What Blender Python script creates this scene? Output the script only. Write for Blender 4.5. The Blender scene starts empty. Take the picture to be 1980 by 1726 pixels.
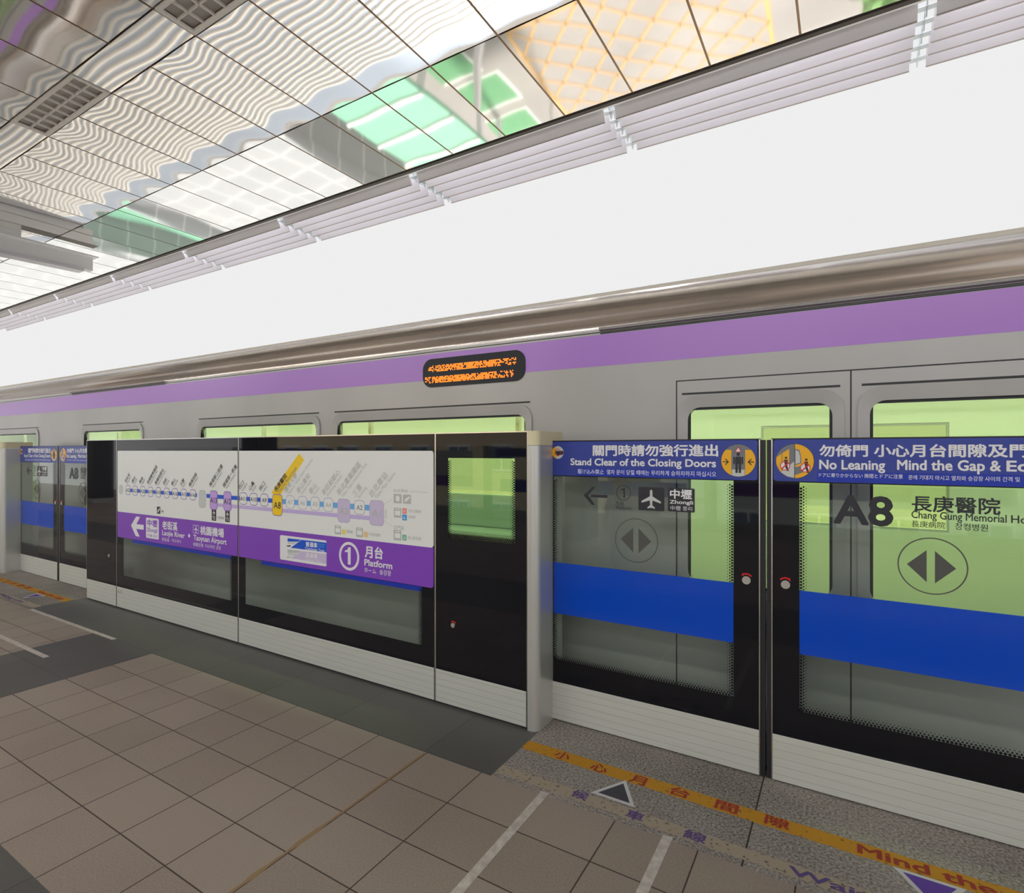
import bpy, bmesh, math, random
from mathutils import Vector, Matrix
random.seed(7)
sc = bpy.context.scene
C = sc.collection

# ------------------------------------------------------------------ camera, sky, sun, exposure
FPX, U0, V0, CAMH = 1072.4, 990.0, 871.0, 1.4
YAW = math.atan(645 / FPX)
cy, sy = math.cos(YAW), math.sin(YAW)
cd = bpy.data.cameras.new('camera'); cam = bpy.data.objects.new('camera', cd); C.objects.link(cam)
cd.sensor_fit = 'HORIZONTAL'; cd.sensor_width = 36.0
cd.lens = FPX / 1980 * 36.0
cd.shift_x = 0.0; cd.shift_y = (V0 - 863.0) / 1980.0
cd.clip_start = 0.05; cd.clip_end = 400
cam.location = (0, 0, CAMH); cam.rotation_euler = (math.pi / 2, 0, YAW)
sc.camera = cam

w = bpy.data.worlds.new('overcast_sky'); sc.world = w; w.use_nodes = True
nt = w.node_tree; N = nt.nodes; L = nt.links
bg = N['Background']
tc = N.new('ShaderNodeTexCoord'); sp = N.new('ShaderNodeSeparateXYZ'); L.new(tc.outputs['Generated'], sp.inputs[0])
def mrange(src, a, b, lo, hi):
    m = N.new('ShaderNodeMapRange'); m.interpolation_type = 'SMOOTHSTEP'
    m.inputs['From Min'].default_value = a; m.inputs['From Max'].default_value = b
    m.inputs['To Min'].default_value = lo; m.inputs['To Max'].default_value = hi
    L.new(src, m.inputs['Value']); return m.outputs[0]
zen = mrange(sp.outputs['Z'], 0.55, 0.95, 0.0, 1.3)       # the cloud deck is brighter overhead
back = mrange(sp.outputs['Y'], 0.1, -0.75, 0.0, 0.35)     # extra sky brightness added behind the camera to light the platform
ad = N.new('ShaderNodeMath'); ad.operation = 'ADD'; L.new(zen, ad.inputs[0]); L.new(back, ad.inputs[1])
ad2 = N.new('ShaderNodeMath'); ad2.operation = 'ADD'; L.new(ad.outputs[0], ad2.inputs[0]); ad2.inputs[1].default_value = 0.86
bg.inputs['Color'].default_value = (1.0, 1.0, 1.0, 1); L.new(ad2.outputs[0], bg.inputs['Strength'])

sd = bpy.data.lights.new('sun', 'SUN'); sun = bpy.data.objects.new('sun', sd); C.objects.link(sun)
sd.energy = 7.0; sd.angle = math.radians(9); sd.color = (1.0, 0.96, 0.9)
sun.rotation_euler = (math.radians(-44), 0, math.radians(8)); sun.location = (0, 20, 30)

sc.view_settings.view_transform = 'Standard'; sc.view_settings.look = 'None'
sc.view_settings.exposure = 0.0; sc.view_settings.gamma = 1.0
sc.view_settings.use_curve_mapping = False
sc.cycles.use_denoising = True
sc.cycles.max_bounces = 10; sc.cycles.transparent_max_bounces = 24
sc.cycles.glossy_bounces = 6; sc.cycles.diffuse_bounces = 4
sc.cycles.caustics_reflective = False; sc.cycles.caustics_refractive = False
sc.cycles.sample_clamp_indirect = 6.0

# ------------------------------------------------------------------ measuring helpers
def P(u, v, Y):
    """true (X, Z) of a measured photo point on the upright plane at depth Y across the platform"""
    k = (u - U0) / FPX; dep = Y / (k * sy + cy)
    return (k * dep * cy - dep * sy, CAMH - (v - V0) * dep / FPX)
def F(u, v, Z=0.0):
    """true (X, Y) of a measured photo point on the level plane at height Z"""
    dep = FPX * (CAMH - Z) / (v - V0); lat = (u - U0) / FPX * dep
    return (lat * cy - dep * sy, lat * sy + dep * cy)
def srgb(r, g, b):
    f = lambda c: c / 12.92 if c <= 0.04045 else ((c + 0.055) / 1.055) ** 2.4
    return (f(r / 255), f(g / 255), f(b / 255), 1)

# ------------------------------------------------------------------ materials
def mat(name, col, rough=0.5, metal=0.0, spec=0.5, coat=0.0, emit=None, estr=0.0, alpha=1.0):
    m = bpy.data.materials.new(name); m.use_nodes = True
    b = m.node_tree.nodes['Principled BSDF']
    b.inputs['Base Color'].default_value = col
    b.inputs['Roughness'].default_value = rough; b.inputs['Metallic'].default_value = metal
    b.inputs['Specular IOR Level'].default_value = spec
    b.inputs['Coat Weight'].default_value = coat; b.inputs['Coat Roughness'].default_value = 0.03
    b.inputs['Alpha'].default_value = alpha
    if emit: b.inputs['Emission Color'].default_value = emit; b.inputs['Emission Strength'].default_value = estr
    return m
def nodes(m): return m.node_tree.nodes, m.node_tree.links, m.node_tree.nodes['Principled BSDF']
def glass(name, tint, ior=1.5, gloss=1.0):
    m = bpy.data.materials.new(name); m.use_nodes = True
    n, l = m.node_tree.nodes, m.node_tree.links
    n.remove(n['Principled BSDF']); out = n['Material Output']
    t = n.new('ShaderNodeBsdfTransparent'); t.inputs[0].default_value = tint
    g = n.new('ShaderNodeBsdfGlossy'); g.inputs['Roughness'].default_value = 0.0; g.inputs[0].default_value = (gloss, gloss, gloss, 1)
    fr = n.new('ShaderNodeFresnel'); fr.inputs[0].default_value = ior
    ge = n.new('ShaderNodeNewGeometry'); inv = n.new('ShaderNodeMath'); inv.operation = 'SUBTRACT'; inv.inputs[0].default_value = 1.0; l.new(ge.outputs['Backfacing'], inv.inputs[1])
    mu = n.new('ShaderNodeMath'); mu.operation = 'MULTIPLY'; l.new(fr.outputs[0], mu.inputs[0]); l.new(inv.outputs[0], mu.inputs[1])   # the thin pane mirrors on its outer faces only
    mx = n.new('ShaderNodeMixShader'); l.new(mu.outputs[0], mx.inputs[0]); l.new(t.outputs[0], mx.inputs[1]); l.new(g.outputs[0], mx.inputs[2])
    l.new(mx.outputs[0], out.inputs[0]); return m

def noise_color(m, a, b, scale, detail=4, coord='Object', stretch=(1, 1, 1), bump=0.0):
    n, l, p = nodes(m)
    t = n.new('ShaderNodeTexCoord'); mp = n.new('ShaderNodeMapping'); mp.inputs['Scale'].default_value = stretch
    l.new(t.outputs[coord], mp.inputs[0])
    x = n.new('ShaderNodeTexNoise'); x.inputs['Scale'].default_value = scale; x.inputs['Detail'].default_value = detail
    l.new(mp.outputs[0], x.inputs['Vector'])
    r = n.new('ShaderNodeValToRGB'); r.color_ramp.elements[0].position = 0.3; r.color_ramp.elements[1].position = 0.7
    r.color_ramp.elements[0].color = a; r.color_ramp.elements[1].color = b
    l.new(x.outputs['Fac'], r.inputs[0]); l.new(r.outputs[0], p.inputs['Base Color'])
    if bump:
        bp = n.new('ShaderNodeBump'); bp.inputs['Strength'].default_value = bump; bp.inputs['Distance'].default_value = 0.002
        l.new(x.outputs['Fac'], bp.inputs['Height']); l.new(bp.outputs[0], p.inputs['Normal'])
    return r

def groove_panel(m, col, dark, period, width, bumpy=True):
    """brushed sheet with fine horizontal rolled lines every `period` metres"""
    n, l, p = nodes(m)
    t = n.new('ShaderNodeTexCoord'); s = n.new('ShaderNodeSeparateXYZ'); l.new(t.outputs['Object'], s.inputs[0])
    d = n.new('ShaderNodeMath'); d.operation = 'DIVIDE'; l.new(s.outputs['Z'], d.inputs[0]); d.inputs[1].default_value = period
    f = n.new('ShaderNodeMath'); f.operation = 'FRACT'; l.new(d.outputs[0], f.inputs[0])
    g = n.new('ShaderNodeMath'); g.operation = 'LESS_THAN'; l.new(f.outputs[0], g.inputs[0]); g.inputs[1].default_value = width / period
    mp = n.new('ShaderNodeMapping'); mp.inputs['Scale'].default_value = (1.5, 1, 160); l.new(t.outputs['Object'], mp.inputs[0])
    x = n.new('ShaderNodeTexNoise'); x.inputs['Scale'].default_value = 2.0; x.inputs['Detail'].default_value = 5; l.new(mp.outputs[0], x.inputs['Vector'])
    r = n.new('ShaderNodeValToRGB'); r.color_ramp.elements[0].position = 0.3; r.color_ramp.elements[1].position = 0.72
    r.color_ramp.elements[0].color = tuple(c * 0.86 for c in col[:3]) + (1,); r.color_ramp.elements[1].color = col
    l.new(x.outputs['Fac'], r.inputs[0])
    mx = n.new('ShaderNodeMix'); mx.data_type = 'RGBA'; l.new(g.outputs[0], mx.inputs['Factor'])
    l.new(r.outputs[0], mx.inputs['A']); mx.inputs['B'].default_value = dark; l.new(mx.outputs['Result'], p.inputs['Base Color'])

M = {}
M['alu'] = mat('brushed_aluminium', srgb(196, 197, 190), 0.42, 0.35)
groove_panel(M['alu'], srgb(224, 226, 217), srgb(172, 172, 166), 0.0345, 0.0016)
M['pillar'] = mat('satin_aluminium', srgb(206, 206, 201), 0.38, 0.6)
M['cap'] = mat('beige_cap', srgb(228, 218, 180), 0.45)
M['chrome'] = mat('polished_trim', (0.72, 0.70, 0.66, 1), 0.2, 1.0)
M['black'] = mat('black_enamelled_glass', (0.008, 0.008, 0.011, 1), 0.03, 0.0, 0.3)
M['rubber'] = mat('black_rubber', (0.018, 0.018, 0.022, 1), 0.5)
M['darkmetal'] = mat('dark_metal', (0.03, 0.03, 0.032, 1), 0.4, 0.3)
M['glass'] = glass('screen_door_glass', (0.90, 0.94, 0.91, 1), 1.6)
M['trainglass'] = glass('green_window_glass', (0.83, 0.895, 0.66, 1), 1.5)
M['blue'] = mat('banner_blue', srgb(48, 66, 158), 0.35)
M['blue2'] = mat('caption_blue', srgb(10, 48, 176), 0.35)
M['film'] = mat('blue_film', srgb(0, 78, 212), 0.08, alpha=0.86)
M['white'] = mat('sign_white', srgb(236, 239, 236), 0.3)
M['letter'] = mat('letter_white', srgb(236, 236, 238), 0.35)
M['purple'] = mat('sign_purple', srgb(134, 70, 194), 0.3)
M['dark'] = mat('letter_dark', srgb(40, 40, 48), 0.4)
M['grey'] = mat('letter_grey', srgb(124, 128, 126), 0.4)
M['ink'] = mat('name_ink', srgb(74, 76, 80), 0.4)
M['skin'] = mat('skin', srgb(214, 168, 140), 0.5)
M['hair'] = mat('hair', srgb(30, 26, 26), 0.5)
M['pinkshirt'] = mat('pink_shirt', srgb(232, 186, 204), 0.8)
M['jeans'] = mat('jeans', srgb(120, 146, 178), 0.8)
M['shoe'] = mat('shoe', srgb(220, 220, 226), 0.6)
M['pale'] = mat('letter_pale', srgb(190, 194, 192), 0.4)
M['palebg'] = mat('ghost_grey', srgb(206, 208, 207), 0.35)
M['etch'] = mat('etched_grey', srgb(84, 84, 80), 0.4)
M['lineblue'] = mat('line_blue', srgb(10, 88, 214), 0.3)
M['linepaleblue'] = mat('line_pale_blue', srgb(110, 178, 236), 0.3)
M['lilac'] = mat('line_lilac', srgb(202, 184, 232), 0.3)
M['lilac2'] = mat('marker_lilac', srgb(200, 166, 232), 0.3)
M['lilac3'] = mat('marker_pale_lilac', srgb(208, 196, 226), 0.3)
M['ring'] = mat('marker_purple', srgb(132, 82, 176), 0.3)
M['ringpale'] = mat('marker_pale_purple', srgb(196, 182, 216), 0.3)
M['yellow'] = mat('sign_yellow', srgb(250, 210, 10), 0.3)
M['amber'] = mat('pictogram_amber', srgb(250, 184, 10), 0.3)
M['red'] = mat('mark_red', srgb(226, 30, 34), 0.35)
M['salmon'] = mat('mark_salmon', srgb(240, 150, 138), 0.35)
M['sky'] = mat('mark_blue', srgb(70, 160, 226), 0.35)
M['mint'] = mat('mark_green', srgb(120, 196, 160), 0.35)
M['paleyellow'] = mat('mark_yellow', srgb(232, 222, 130), 0.35)
M['paleorange'] = mat('mark_orange', srgb(238, 204, 150), 0.35)
M['picgrey'] = mat('pictogram_grey', srgb(120, 124, 130), 0.35)
M['piclight'] = mat('pictogram_light', srgb(206, 208, 206), 0.35)
M['steel'] = mat('lock_steel', (0.62, 0.60, 0.56, 1), 0.3, 0.8)
M['stainless'] = mat('stainless_body', (0.60, 0.595, 0.58, 1), 0.3, 0.18)
noise_color(M['stainless'], (0.42, 0.414, 0.402, 1), (0.50, 0.493, 0.478, 1), 1.2, 3, stretch=(1, 1, 0.4))
M['trainroof'] = mat('stainless_roof', (0.42, 0.48, 0.56, 1), 0.3, 0.8)
M['shoulder'] = mat('stainless_shoulder', (0.58, 0.53, 0.49, 1), 0.2, 0.9)
M['rib'] = mat('roof_rib_paint', srgb(244, 237, 224), 0.4)
M['stripe'] = mat('train_purple', srgb(184, 132, 222), 0.25, 0.0, 0.6)
M['trainwhite'] = mat('interior_white', srgb(226, 228, 220), 0.5)
M['trainfloor'] = mat('interior_floor', srgb(120, 120, 118), 0.5)
M['seat'] = mat('seat_fabric', srgb(150, 170, 160), 0.7)
M['strap'] = mat('strap_yellow', srgb(236, 196, 40), 0.5)
M['lamp'] = mat('interior_lamp', (1, 1, 1, 1), 0.5, emit=(0.86, 1, 0.9, 1), estr=12.0)
M['filltube'] = mat('fill_lamp_diffuser', (1, 1, 1, 1), 0.5, emit=(1.0, 0.975, 0.94, 1), estr=15.5)  # glow of the fill lamps added behind the camera
M['led'] = mat('led_orange', (0.9, 0.25, 0.02, 1), 0.5, emit=(1.0, 0.21, 0.012, 1), estr=1.5)
M['white_paint'] = mat('white_paint', srgb(236, 236, 238), 0.45)
M['louver'] = mat('louver_paint', srgb(214, 213, 221), 0.4)
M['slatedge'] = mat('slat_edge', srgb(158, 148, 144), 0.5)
M['galv'] = mat('galvanised_steel', (0.62, 0.68, 0.74, 1), 0.35, 0.7)
M['ventpaint'] = mat('vent_paint', srgb(236, 233, 228), 0.45)
M['ventdark'] = mat('vent_dark', srgb(186, 184, 180), 0.6)
M['joint'] = mat('joint_brown', srgb(170, 136, 104), 0.6)
M['frame'] = mat('edge_frame_brown', srgb(62, 54, 50), 0.5)
M['tape'] = mat('white_floor_tape', srgb(205, 196, 186), 0.5)
noise_color(M['tape'], srgb(176, 166, 156), srgb(212, 204, 194), 30, 5)
M['concrete'] = mat('concrete', srgb(178, 176, 170), 0.8)
noise_color(M['concrete'], srgb(166, 164, 158), srgb(188, 186, 180), 2, 5)
M['ballast'] = mat('track_slab', srgb(120, 118, 114), 0.9)
M['asphalt'] = mat('street_asphalt', srgb(182, 172, 162), 0.9)
noise_color(M['asphalt'], srgb(138, 134, 130), srgb(160, 155, 150), 0.25, 6)
M['roadyellow'] = mat('road_yellow', srgb(206, 158, 84), 0.8)
M['roadwhite'] = mat('road_white', srgb(238, 236, 230), 0.8)
M['roadgreen'] = mat('road_green', srgb(84, 146, 98), 0.8)
M['canopygreen'] = mat('canopy_green', srgb(112, 170, 142), 0.6)
M['tilewhite'] = mat('building_tile', srgb(186, 188, 188), 0.7)
M['tan'] = mat('building_tan', srgb(206, 190, 160), 0.8)
M['winblue'] = mat('building_window', srgb(90, 110, 130), 0.2)
M['leaf'] = mat('street_leaf', srgb(96, 140, 70), 0.8)

# ceiling mirror panels: polished metal with a faint milky veil
M['mirror'] = mat('mirror_ceiling_panel', (0.96, 0.945, 0.92, 1), 0.04, 1.0)
n, l, p = nodes(M['mirror'])
t = n.new('ShaderNodeTexCoord'); x = n.new('ShaderNodeTexNoise'); x.inputs['Scale'].default_value = 1.3; x.inputs['Detail'].default_value = 0.5
l.new(t.outputs['Object'], x.inputs['Vector'])
bp = n.new('ShaderNodeBump'); bp.inputs['Strength'].default_value = 0.05; bp.inputs['Distance'].default_value = 0.008
l.new(x.outputs['Fac'], bp.inputs['Height']); l.new(bp.outputs[0], p.inputs['Normal'])
df = n.new('ShaderNodeBsdfDiffuse'); df.inputs[0].default_value = (0.86, 0.83, 0.79, 1)
mx = n.new('ShaderNodeMixShader'); mx.inputs[0].default_value = 0.14
l.new(p.outputs[0], mx.inputs[1]); l.new(df.outputs[0], mx.inputs[2]); l.new(mx.outputs[0], n['Material Output'].inputs[0])

# floor stones
def tile_material(name, a, b, grout, px, ox, py, oy, gw, speck, rough):
    m = mat(name, a, rough, 0.0, 0.35); n, l, p = nodes(m)
    t = n.new('ShaderNodeTexCoord'); s = n.new('ShaderNodeSeparateXYZ'); l.new(t.outputs['Object'], s.inputs[0])
    def edge(src, per, off):
        k = n.new('ShaderNodeMath'); k.operation = 'SUBTRACT'; l.new(src, k.inputs[0]); k.inputs[1].default_value = off
        q = n.new('ShaderNodeMath'); q.operation = 'DIVIDE'; l.new(k.outputs[0], q.inputs[0]); q.inputs[1].default_value = per
        fl = n.new('ShaderNodeMath'); fl.operation = 'FLOOR'; l.new(q.outputs[0], fl.inputs[0])
        fr = n.new('ShaderNodeMath'); fr.operation = 'FRACT'; l.new(q.outputs[0], fr.inputs[0])
        pp = n.new('ShaderNodeMath'); pp.operation = 'PINGPONG'; l.new(fr.outputs[0], pp.inputs[0]); pp.inputs[1].default_value = 0.5
        le = n.new('ShaderNodeMath'); le.operation = 'LESS_THAN'; l.new(pp.outputs[0], le.inputs[0]); le.inputs[1].default_value = gw / per
        return le.outputs[0], fl.outputs[0]
    ex, ix = edge(s.outputs['X'], px, ox); ey, iy = edge(s.outputs['Y'], py, oy)
    mxm = n.new('ShaderNodeMath'); mxm.operation = 'MAXIMUM'; l.new(ex, mxm.inputs[0]); l.new(ey, mxm.inputs[1])
    cb = n.new('ShaderNodeCombineXYZ'); l.new(ix, cb.inputs[0]); l.new(iy, cb.inputs[1])
    wn = n.new('ShaderNodeTexWhiteNoise'); l.new(cb.outputs[0], wn.inputs['Vector'])
    x = n.new('ShaderNodeTexNoise'); x.inputs['Scale'].default_value = speck; x.inputs['Detail'].default_value = 3; l.new(t.outputs['Object'], x.inputs['Vector'])
    x2 = n.new('ShaderNodeTexNoise'); x2.inputs['Scale'].default_value = 1.3; x2.inputs['Detail'].default_value = 3; l.new(t.outputs['Object'], x2.inputs['Vector'])
    m1 = n.new('ShaderNodeMath'); m1.operation = 'MULTIPLY_ADD'; l.new(wn.outputs['Value'], m1.inputs[0]); m1.inputs[1].default_value = 0.25; l.new(x.outputs['Fac'], m1.inputs[2])
    m2 = n.new('ShaderNodeMath'); m2.operation = 'MULTIPLY_ADD'; l.new(x2.outputs['Fac'], m2.inputs[0]); m2.inputs[1].default_value = 0.5; l.new(m1.outputs[0], m2.inputs[2])
    r = n.new('ShaderNodeValToRGB'); r.color_ramp.elements[0].position = 0.55; r.color_ramp.elements[1].position = 1.15
    r.color_ramp.elements[0].color = a; r.color_ramp.elements[1].color = b; l.new(m2.outputs[0], r.inputs[0])
    mx = n.new('ShaderNodeMix'); mx.data_type = 'RGBA'; l.new(mxm.outputs[0], mx.inputs['Factor'])
    l.new(r.outputs[0], mx.inputs['A']); mx.inputs['B'].default_value = grout; l.new(mx.outputs['Result'], p.inputs['Base Color'])
    return m
M['tile'] = tile_material('granite_tile', srgb(136, 122, 110), srgb(158, 144, 132), srgb(62, 52, 46), 0.305, -1.358, 0.2525, 1.757, 0.0025, 160, 0.5)
M['slab'] = tile_material('dark_granite', srgb(74, 72, 70), srgb(92, 90, 86), srgb(48, 46, 44), 0.61, -1.68, 0.505, 1.5, 0.0015, 200, 0.5)
M['terrazzo'] = tile_material('washed_gravel', srgb(84, 79, 74), srgb(180, 171, 161), srgb(56, 50, 46), 2.2, -0.30, 9.0, 6.0, 0.003, 105, 0.85)
def worn(name, col, under, amount):
    m = mat(name, col, 0.7); n, l, p = nodes(m)
    t = n.new('ShaderNodeTexCoord'); x = n.new('ShaderNodeTexNoise'); x.inputs['Scale'].default_value = 55; x.inputs['Detail'].default_value = 6
    l.new(t.outputs['Object'], x.inputs['Vector'])
    r = n.new('ShaderNodeValToRGB'); r.color_ramp.elements[0].position = amount - 0.03; r.color_ramp.elements[1].position = amount + 0.05
    r.color_ramp.elements[0].color = under; r.color_ramp.elements[1].color = col
    l.new(x.outputs['Fac'], r.inputs[0]); l.new(r.outputs[0], p.inputs['Base Color']); return m
M['paintyellow'] = worn('worn_yellow_paint', srgb(190, 134, 26), srgb(110, 82, 40), 0.34)
M['painttan'] = worn('worn_tan_paint', srgb(166, 152, 130), srgb(98, 90, 80), 0.37)
M['paintred'] = mat('red_paint', srgb(150, 48, 36), 0.7)
M['paintviolet'] = mat('violet_paint', srgb(92, 74, 124), 0.7)
M['triwhite'] = mat('triangle_white', srgb(206, 204, 204), 0.6)
M['tridark'] = mat('triangle_dark', srgb(66, 66, 70), 0.7)
M['tripurple'] = mat('triangle_purple', srgb(98, 66, 160), 0.6)
M['crack'] = mat('joint_repair', srgb(150, 122, 88), 0.8)

# ------------------------------------------------------------------ mesh helpers
def root_of(parent):
    while parent is not None and parent.parent is not None: parent = parent.parent
    return parent
def link(name, bm, m, parent=None, smooth=False):
    me = bpy.data.meshes.new(name)
    bm.to_mesh(me); bm.free()
    r = root_of(parent)
    if r is not None: me.transform(Matrix.Translation(-r.location))
    ms = m if isinstance(m, (list, tuple)) else [m]
    for q in ms: me.materials.append(M[q])
    if smooth:
        for f in me.polygons: f.use_smooth = True
    o = bpy.data.objects.new(name, me); C.objects.link(o); o.parent = parent
    return o
def thing(name, label, cat, loc, group=None):
    o = bpy.data.objects.new(name, None); C.objects.link(o); o.location = loc; o.empty_display_size = 0.1
    return tag(o, label, cat, group)
def tag(o, label, cat, group=None):
    o['label'] = label; o['category'] = cat
    if group: o['group'] = group
    return o
def struct(o): o['kind'] = 'structure'; return o
def box(bm, x0, x1, y0, y1, z0, z1, mi=0):
    v = [bm.verts.new(c) for c in ((x0, y0, z0), (x1, y0, z0), (x1, y1, z0), (x0, y1, z0), (x0, y0, z1), (x1, y0, z1), (x1, y1, z1), (x0, y1, z1))]
    for q in ((3, 2, 1, 0), (4, 5, 6, 7), (0, 1, 5, 4), (1, 2, 6, 5), (2, 3, 7, 6), (3, 0, 4, 7)):
        f = bm.faces.new([v[k] for k in q]); f.material_index = mi
def boxes(name, lst, m, parent=None, bevel=0.0):
    bm = bmesh.new()
    for b in lst: box(bm, *b)
    if bevel: bmesh.ops.bevel(bm, geom=list(bm.edges), offset=bevel, segments=2, affect='EDGES', profile=0.5)
    return link(name, bm, m, parent)
def extrude_poly(bm, pts3, vec, mi=0):
    a = [bm.verts.new(q) for q in pts3]; b = [bm.verts.new(Vector(q) + Vector(vec)) for q in pts3]
    n = len(a)
    fs = [bm.faces.new(a), bm.faces.new(list(reversed(b)))]
    for k in range(n): fs.append(bm.faces.new((a[k], b[k], b[(k + 1) % n], a[(k + 1) % n])))
    for f in fs: f.material_index = mi
    bmesh.ops.recalc_face_normals(bm, faces=fs)
def plate(name, polys, y, t, m, parent=None):
    """upright plate(s): XZ outlines, front face at y, thickness t going away from the platform"""
    bm = bmesh.new()
    if isinstance(polys[0][0], (int, float)): polys = [polys]
    for q in polys: extrude_poly(bm, [(x, y, z) for x, z in q], (0, t, 0))
    return link(name, bm, m, parent)
def rrect(x0, x1, z0, z1, r=0.0, corners=(1, 1, 1, 1), n=5):
    if x1 < x0: x0, x1 = x1, x0
    if z1 < z0: z0, z1 = z1, z0
    out = []
    for (cx, cz, a0, on) in ((x1 - r, z1 - r, 0, corners[0]), (x0 + r, z1 - r, 90, corners[1]), (x0 + r, z0 + r, 180, corners[2]), (x1 - r, z0 + r, 270, corners[3])):
        if r <= 0 or not on:
            sx = 1 if a0 in (0, 270) else -1; sz = 1 if a0 in (0, 90) else -1
            out.append((cx + sx * r, cz + sz * r))
        else:
            for k in range(n + 1):
                a = math.radians(a0 + 90 * k / n); out.append((cx + r * math.cos(a), cz + r * math.sin(a)))
    return out
def ellipse(cx, cz, rx, rz, n=32, a0=0, a1=360):
    full = abs(a1 - a0) >= 360; c = n if full else n + 1
    return [(cx + rx * math.cos(math.radians(a0 + (a1 - a0) * k / n)), cz + rz * math.sin(math.radians(a0 + (a1 - a0) * k / n))) for k in range(c)]
def ring_plate(name, cx, cz, rx, rz, wd, y, t, m, parent, n=48, a0=0, a1=360):
    bm = bmesh.new(); full = abs(a1 - a0) >= 360
    rows = []
    for k in range(n if full else n + 1):
        a = math.radians(a0 + (a1 - a0) * k / n); c, s = math.cos(a), math.sin(a)
        rows.append([bm.verts.new((cx + q * c * (1 if q is None else 1), yy, cz + q2 * s)) for (q, q2, yy) in
                     ((rx, rz, y), (rx - wd, rz - wd, y), (rx - wd, rz - wd, y + t), (rx, rz, y + t))])
    m_ = len(rows)
    for k in range(m_ if full else m_ - 1):
        a, b = rows[k], rows[(k + 1) % m_]
        for j in range(4): bm.faces.new((a[j], b[j], b[(j + 1) % 4], a[(j + 1) % 4]))
    bmesh.ops.recalc_face_normals(bm, faces=list(bm.faces))
    return link(name, bm, m, parent)
def cyl_y(bm, cx, cz, r, y0, y1, n=24):
    extrude_poly(bm, [(cx + r * math.cos(2 * math.pi * k / n), y0, cz + r * math.sin(2 * math.pi * k / n)) for k in range(n)], (0, y1 - y0, 0))

# ---- lettering: the built-in font, filled outlines placed on a sign face
CAP = 0.727
def text_mesh(s, bold):
    """filled outlines; a bold face is drawn by thickening every stroke with shifted outlines"""
    cu = bpy.data.curves.new('letters', 'FONT'); cu.body = s; cu.resolution_u = 3
    ob = bpy.data.objects.new('letters', cu); C.objects.link(ob)
    bpy.context.view_layer.update()
    me = bpy.data.meshes.new_from_object(ob.evaluated_get(bpy.context.evaluated_depsgraph_get()))
    C.objects.unlink(ob); bpy.data.objects.remove(ob); bpy.data.curves.remove(cu)
    if bold > 0 and len(me.vertices):
        bm = bmesh.new(); r = bold * 1.25
        for k in range(7):
            a = k * math.pi / 3; n0 = len(bm.verts); bm.from_mesh(me); bm.verts.ensure_lookup_table()
            if k:
                for v in bm.verts[n0:]: v.co.x += r * math.cos(a); v.co.y += r * math.sin(a); v.co.z = k * 0.00002
        bm.to_mesh(me); bm.free()
    return me
def lettering(parent, s, x0, z0, x1, z1, y, m, bold=0.012, cap=False, rot=0.0, width=None, height=None, floor=False, name='lettering', cond=0.9):
    """fit text s into the box (x0,z0)-(x1,z1); cap=True: z0 is the baseline and z1 the cap height.
    width None with x1 None: natural width. rot turns the line about (x0, z0)."""
    me = text_mesh(s, bold)
    xs = [v.co.x for v in me.vertices]; ys = [v.co.y for v in me.vertices]
    if not xs: return None
    ax, bx, ay, by = min(xs), max(xs), min(ys), max(ys)
    if cap: ay, by = 0.0, CAP
    h = height if height is not None else z1 - z0
    sz = h / (by - ay)
    sx = ((x1 - x0) / (bx - ax)) if x1 is not None else sz * cond
    c, q = math.cos(math.radians(rot)), math.sin(math.radians(rot))
    for v in me.vertices:
        a, b = (v.co.x - ax) * sx, (v.co.y - ay) * sz
        X, Zq = x0 + a * c - b * q, z0 + a * q + b * c
        lift = v.co.z
        v.co = (X, Zq, y + lift) if floor else (X, y - lift, Zq)
    r = root_of(parent)
    if r is not None: me.transform(Matrix.Translation(-r.location))
    me.materials.append(M[m]); me.name = name
    o = bpy.data.objects.new(name, me); C.objects.link(o); o.parent = parent
    lettering.end = x0 + (bx - ax) * sx
    return o
def T(parent, s, ll, ur, Y, y, m, bold=0.012, cap=False):
    """lettering from two measured corners (lower-left / upper-right, or baseline-left / cap-right)"""
    a, b = P(*ll, Y), P(*ur, Y)
    return lettering(parent, s, a[0], a[1], b[0], b[1], y, m, bold, cap)
def PP(pts, Y): return [P(u, v, Y) for u, v in pts]

def clone(o, dx, parent=None, label=None, group=None):
    c = o.copy(); C.objects.link(c); c.parent = parent
    if parent is None: c.location = (o.location.x + dx, o.location.y, o.location.z)
    if label: c['label'] = label
    if group: c['group'] = group
    for ch in list(o.children): clone(ch, 0, c)
    return c
# ------------------------------------------------------------------ the setting
S, D, TR = 2.422, 2.585, 2.85          # faces of: fixed screen panels, sliding doors, train side
XW0, XW1, YB = -34.0, 9.0, -5.2        # extent of the platform; YB = far platform edge behind the camera
def floor_rect(bm, x0, x1, y0, y1, mi):
    f = bm.faces.new([bm.verts.new(q) for q in ((x0, y0, 0), (x1, y0, 0), (x1, y1, 0), (x0, y1, 0))]); f.material_index = mi
bm = bmesh.new()
EDGE = 2.74
DOORX = [(-1.31, 0.73), (-8.24, -6.20), (-15.17, -13.13), (-22.1, -20.06), (5.62, 7.66)]
xs = sorted([XW0, XW1] + [v for d in DOORX for v in d])
for a, b in zip(xs[:-1], xs[1:]):
    isd = any(abs(a - d[0]) < 1e-6 for d in DOORX)
    floor_rect(bm, a, b, 2.0, EDGE, 2 if isd else 1)
def tiles_row(y0, y1, cols):
    for a, b, mi in cols: floor_rect(bm, a, b, y0, y1, mi)
tiles_row(0.752, 2.0, [(XW0, -12.0, 0), (-12.0, -11.03, 1), (-11.03, -4.95, 0), (-4.95, -4.105, 1), (-4.105, 2.0, 0), (2.0, 2.85, 1), (2.85, XW1, 0)])
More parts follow.
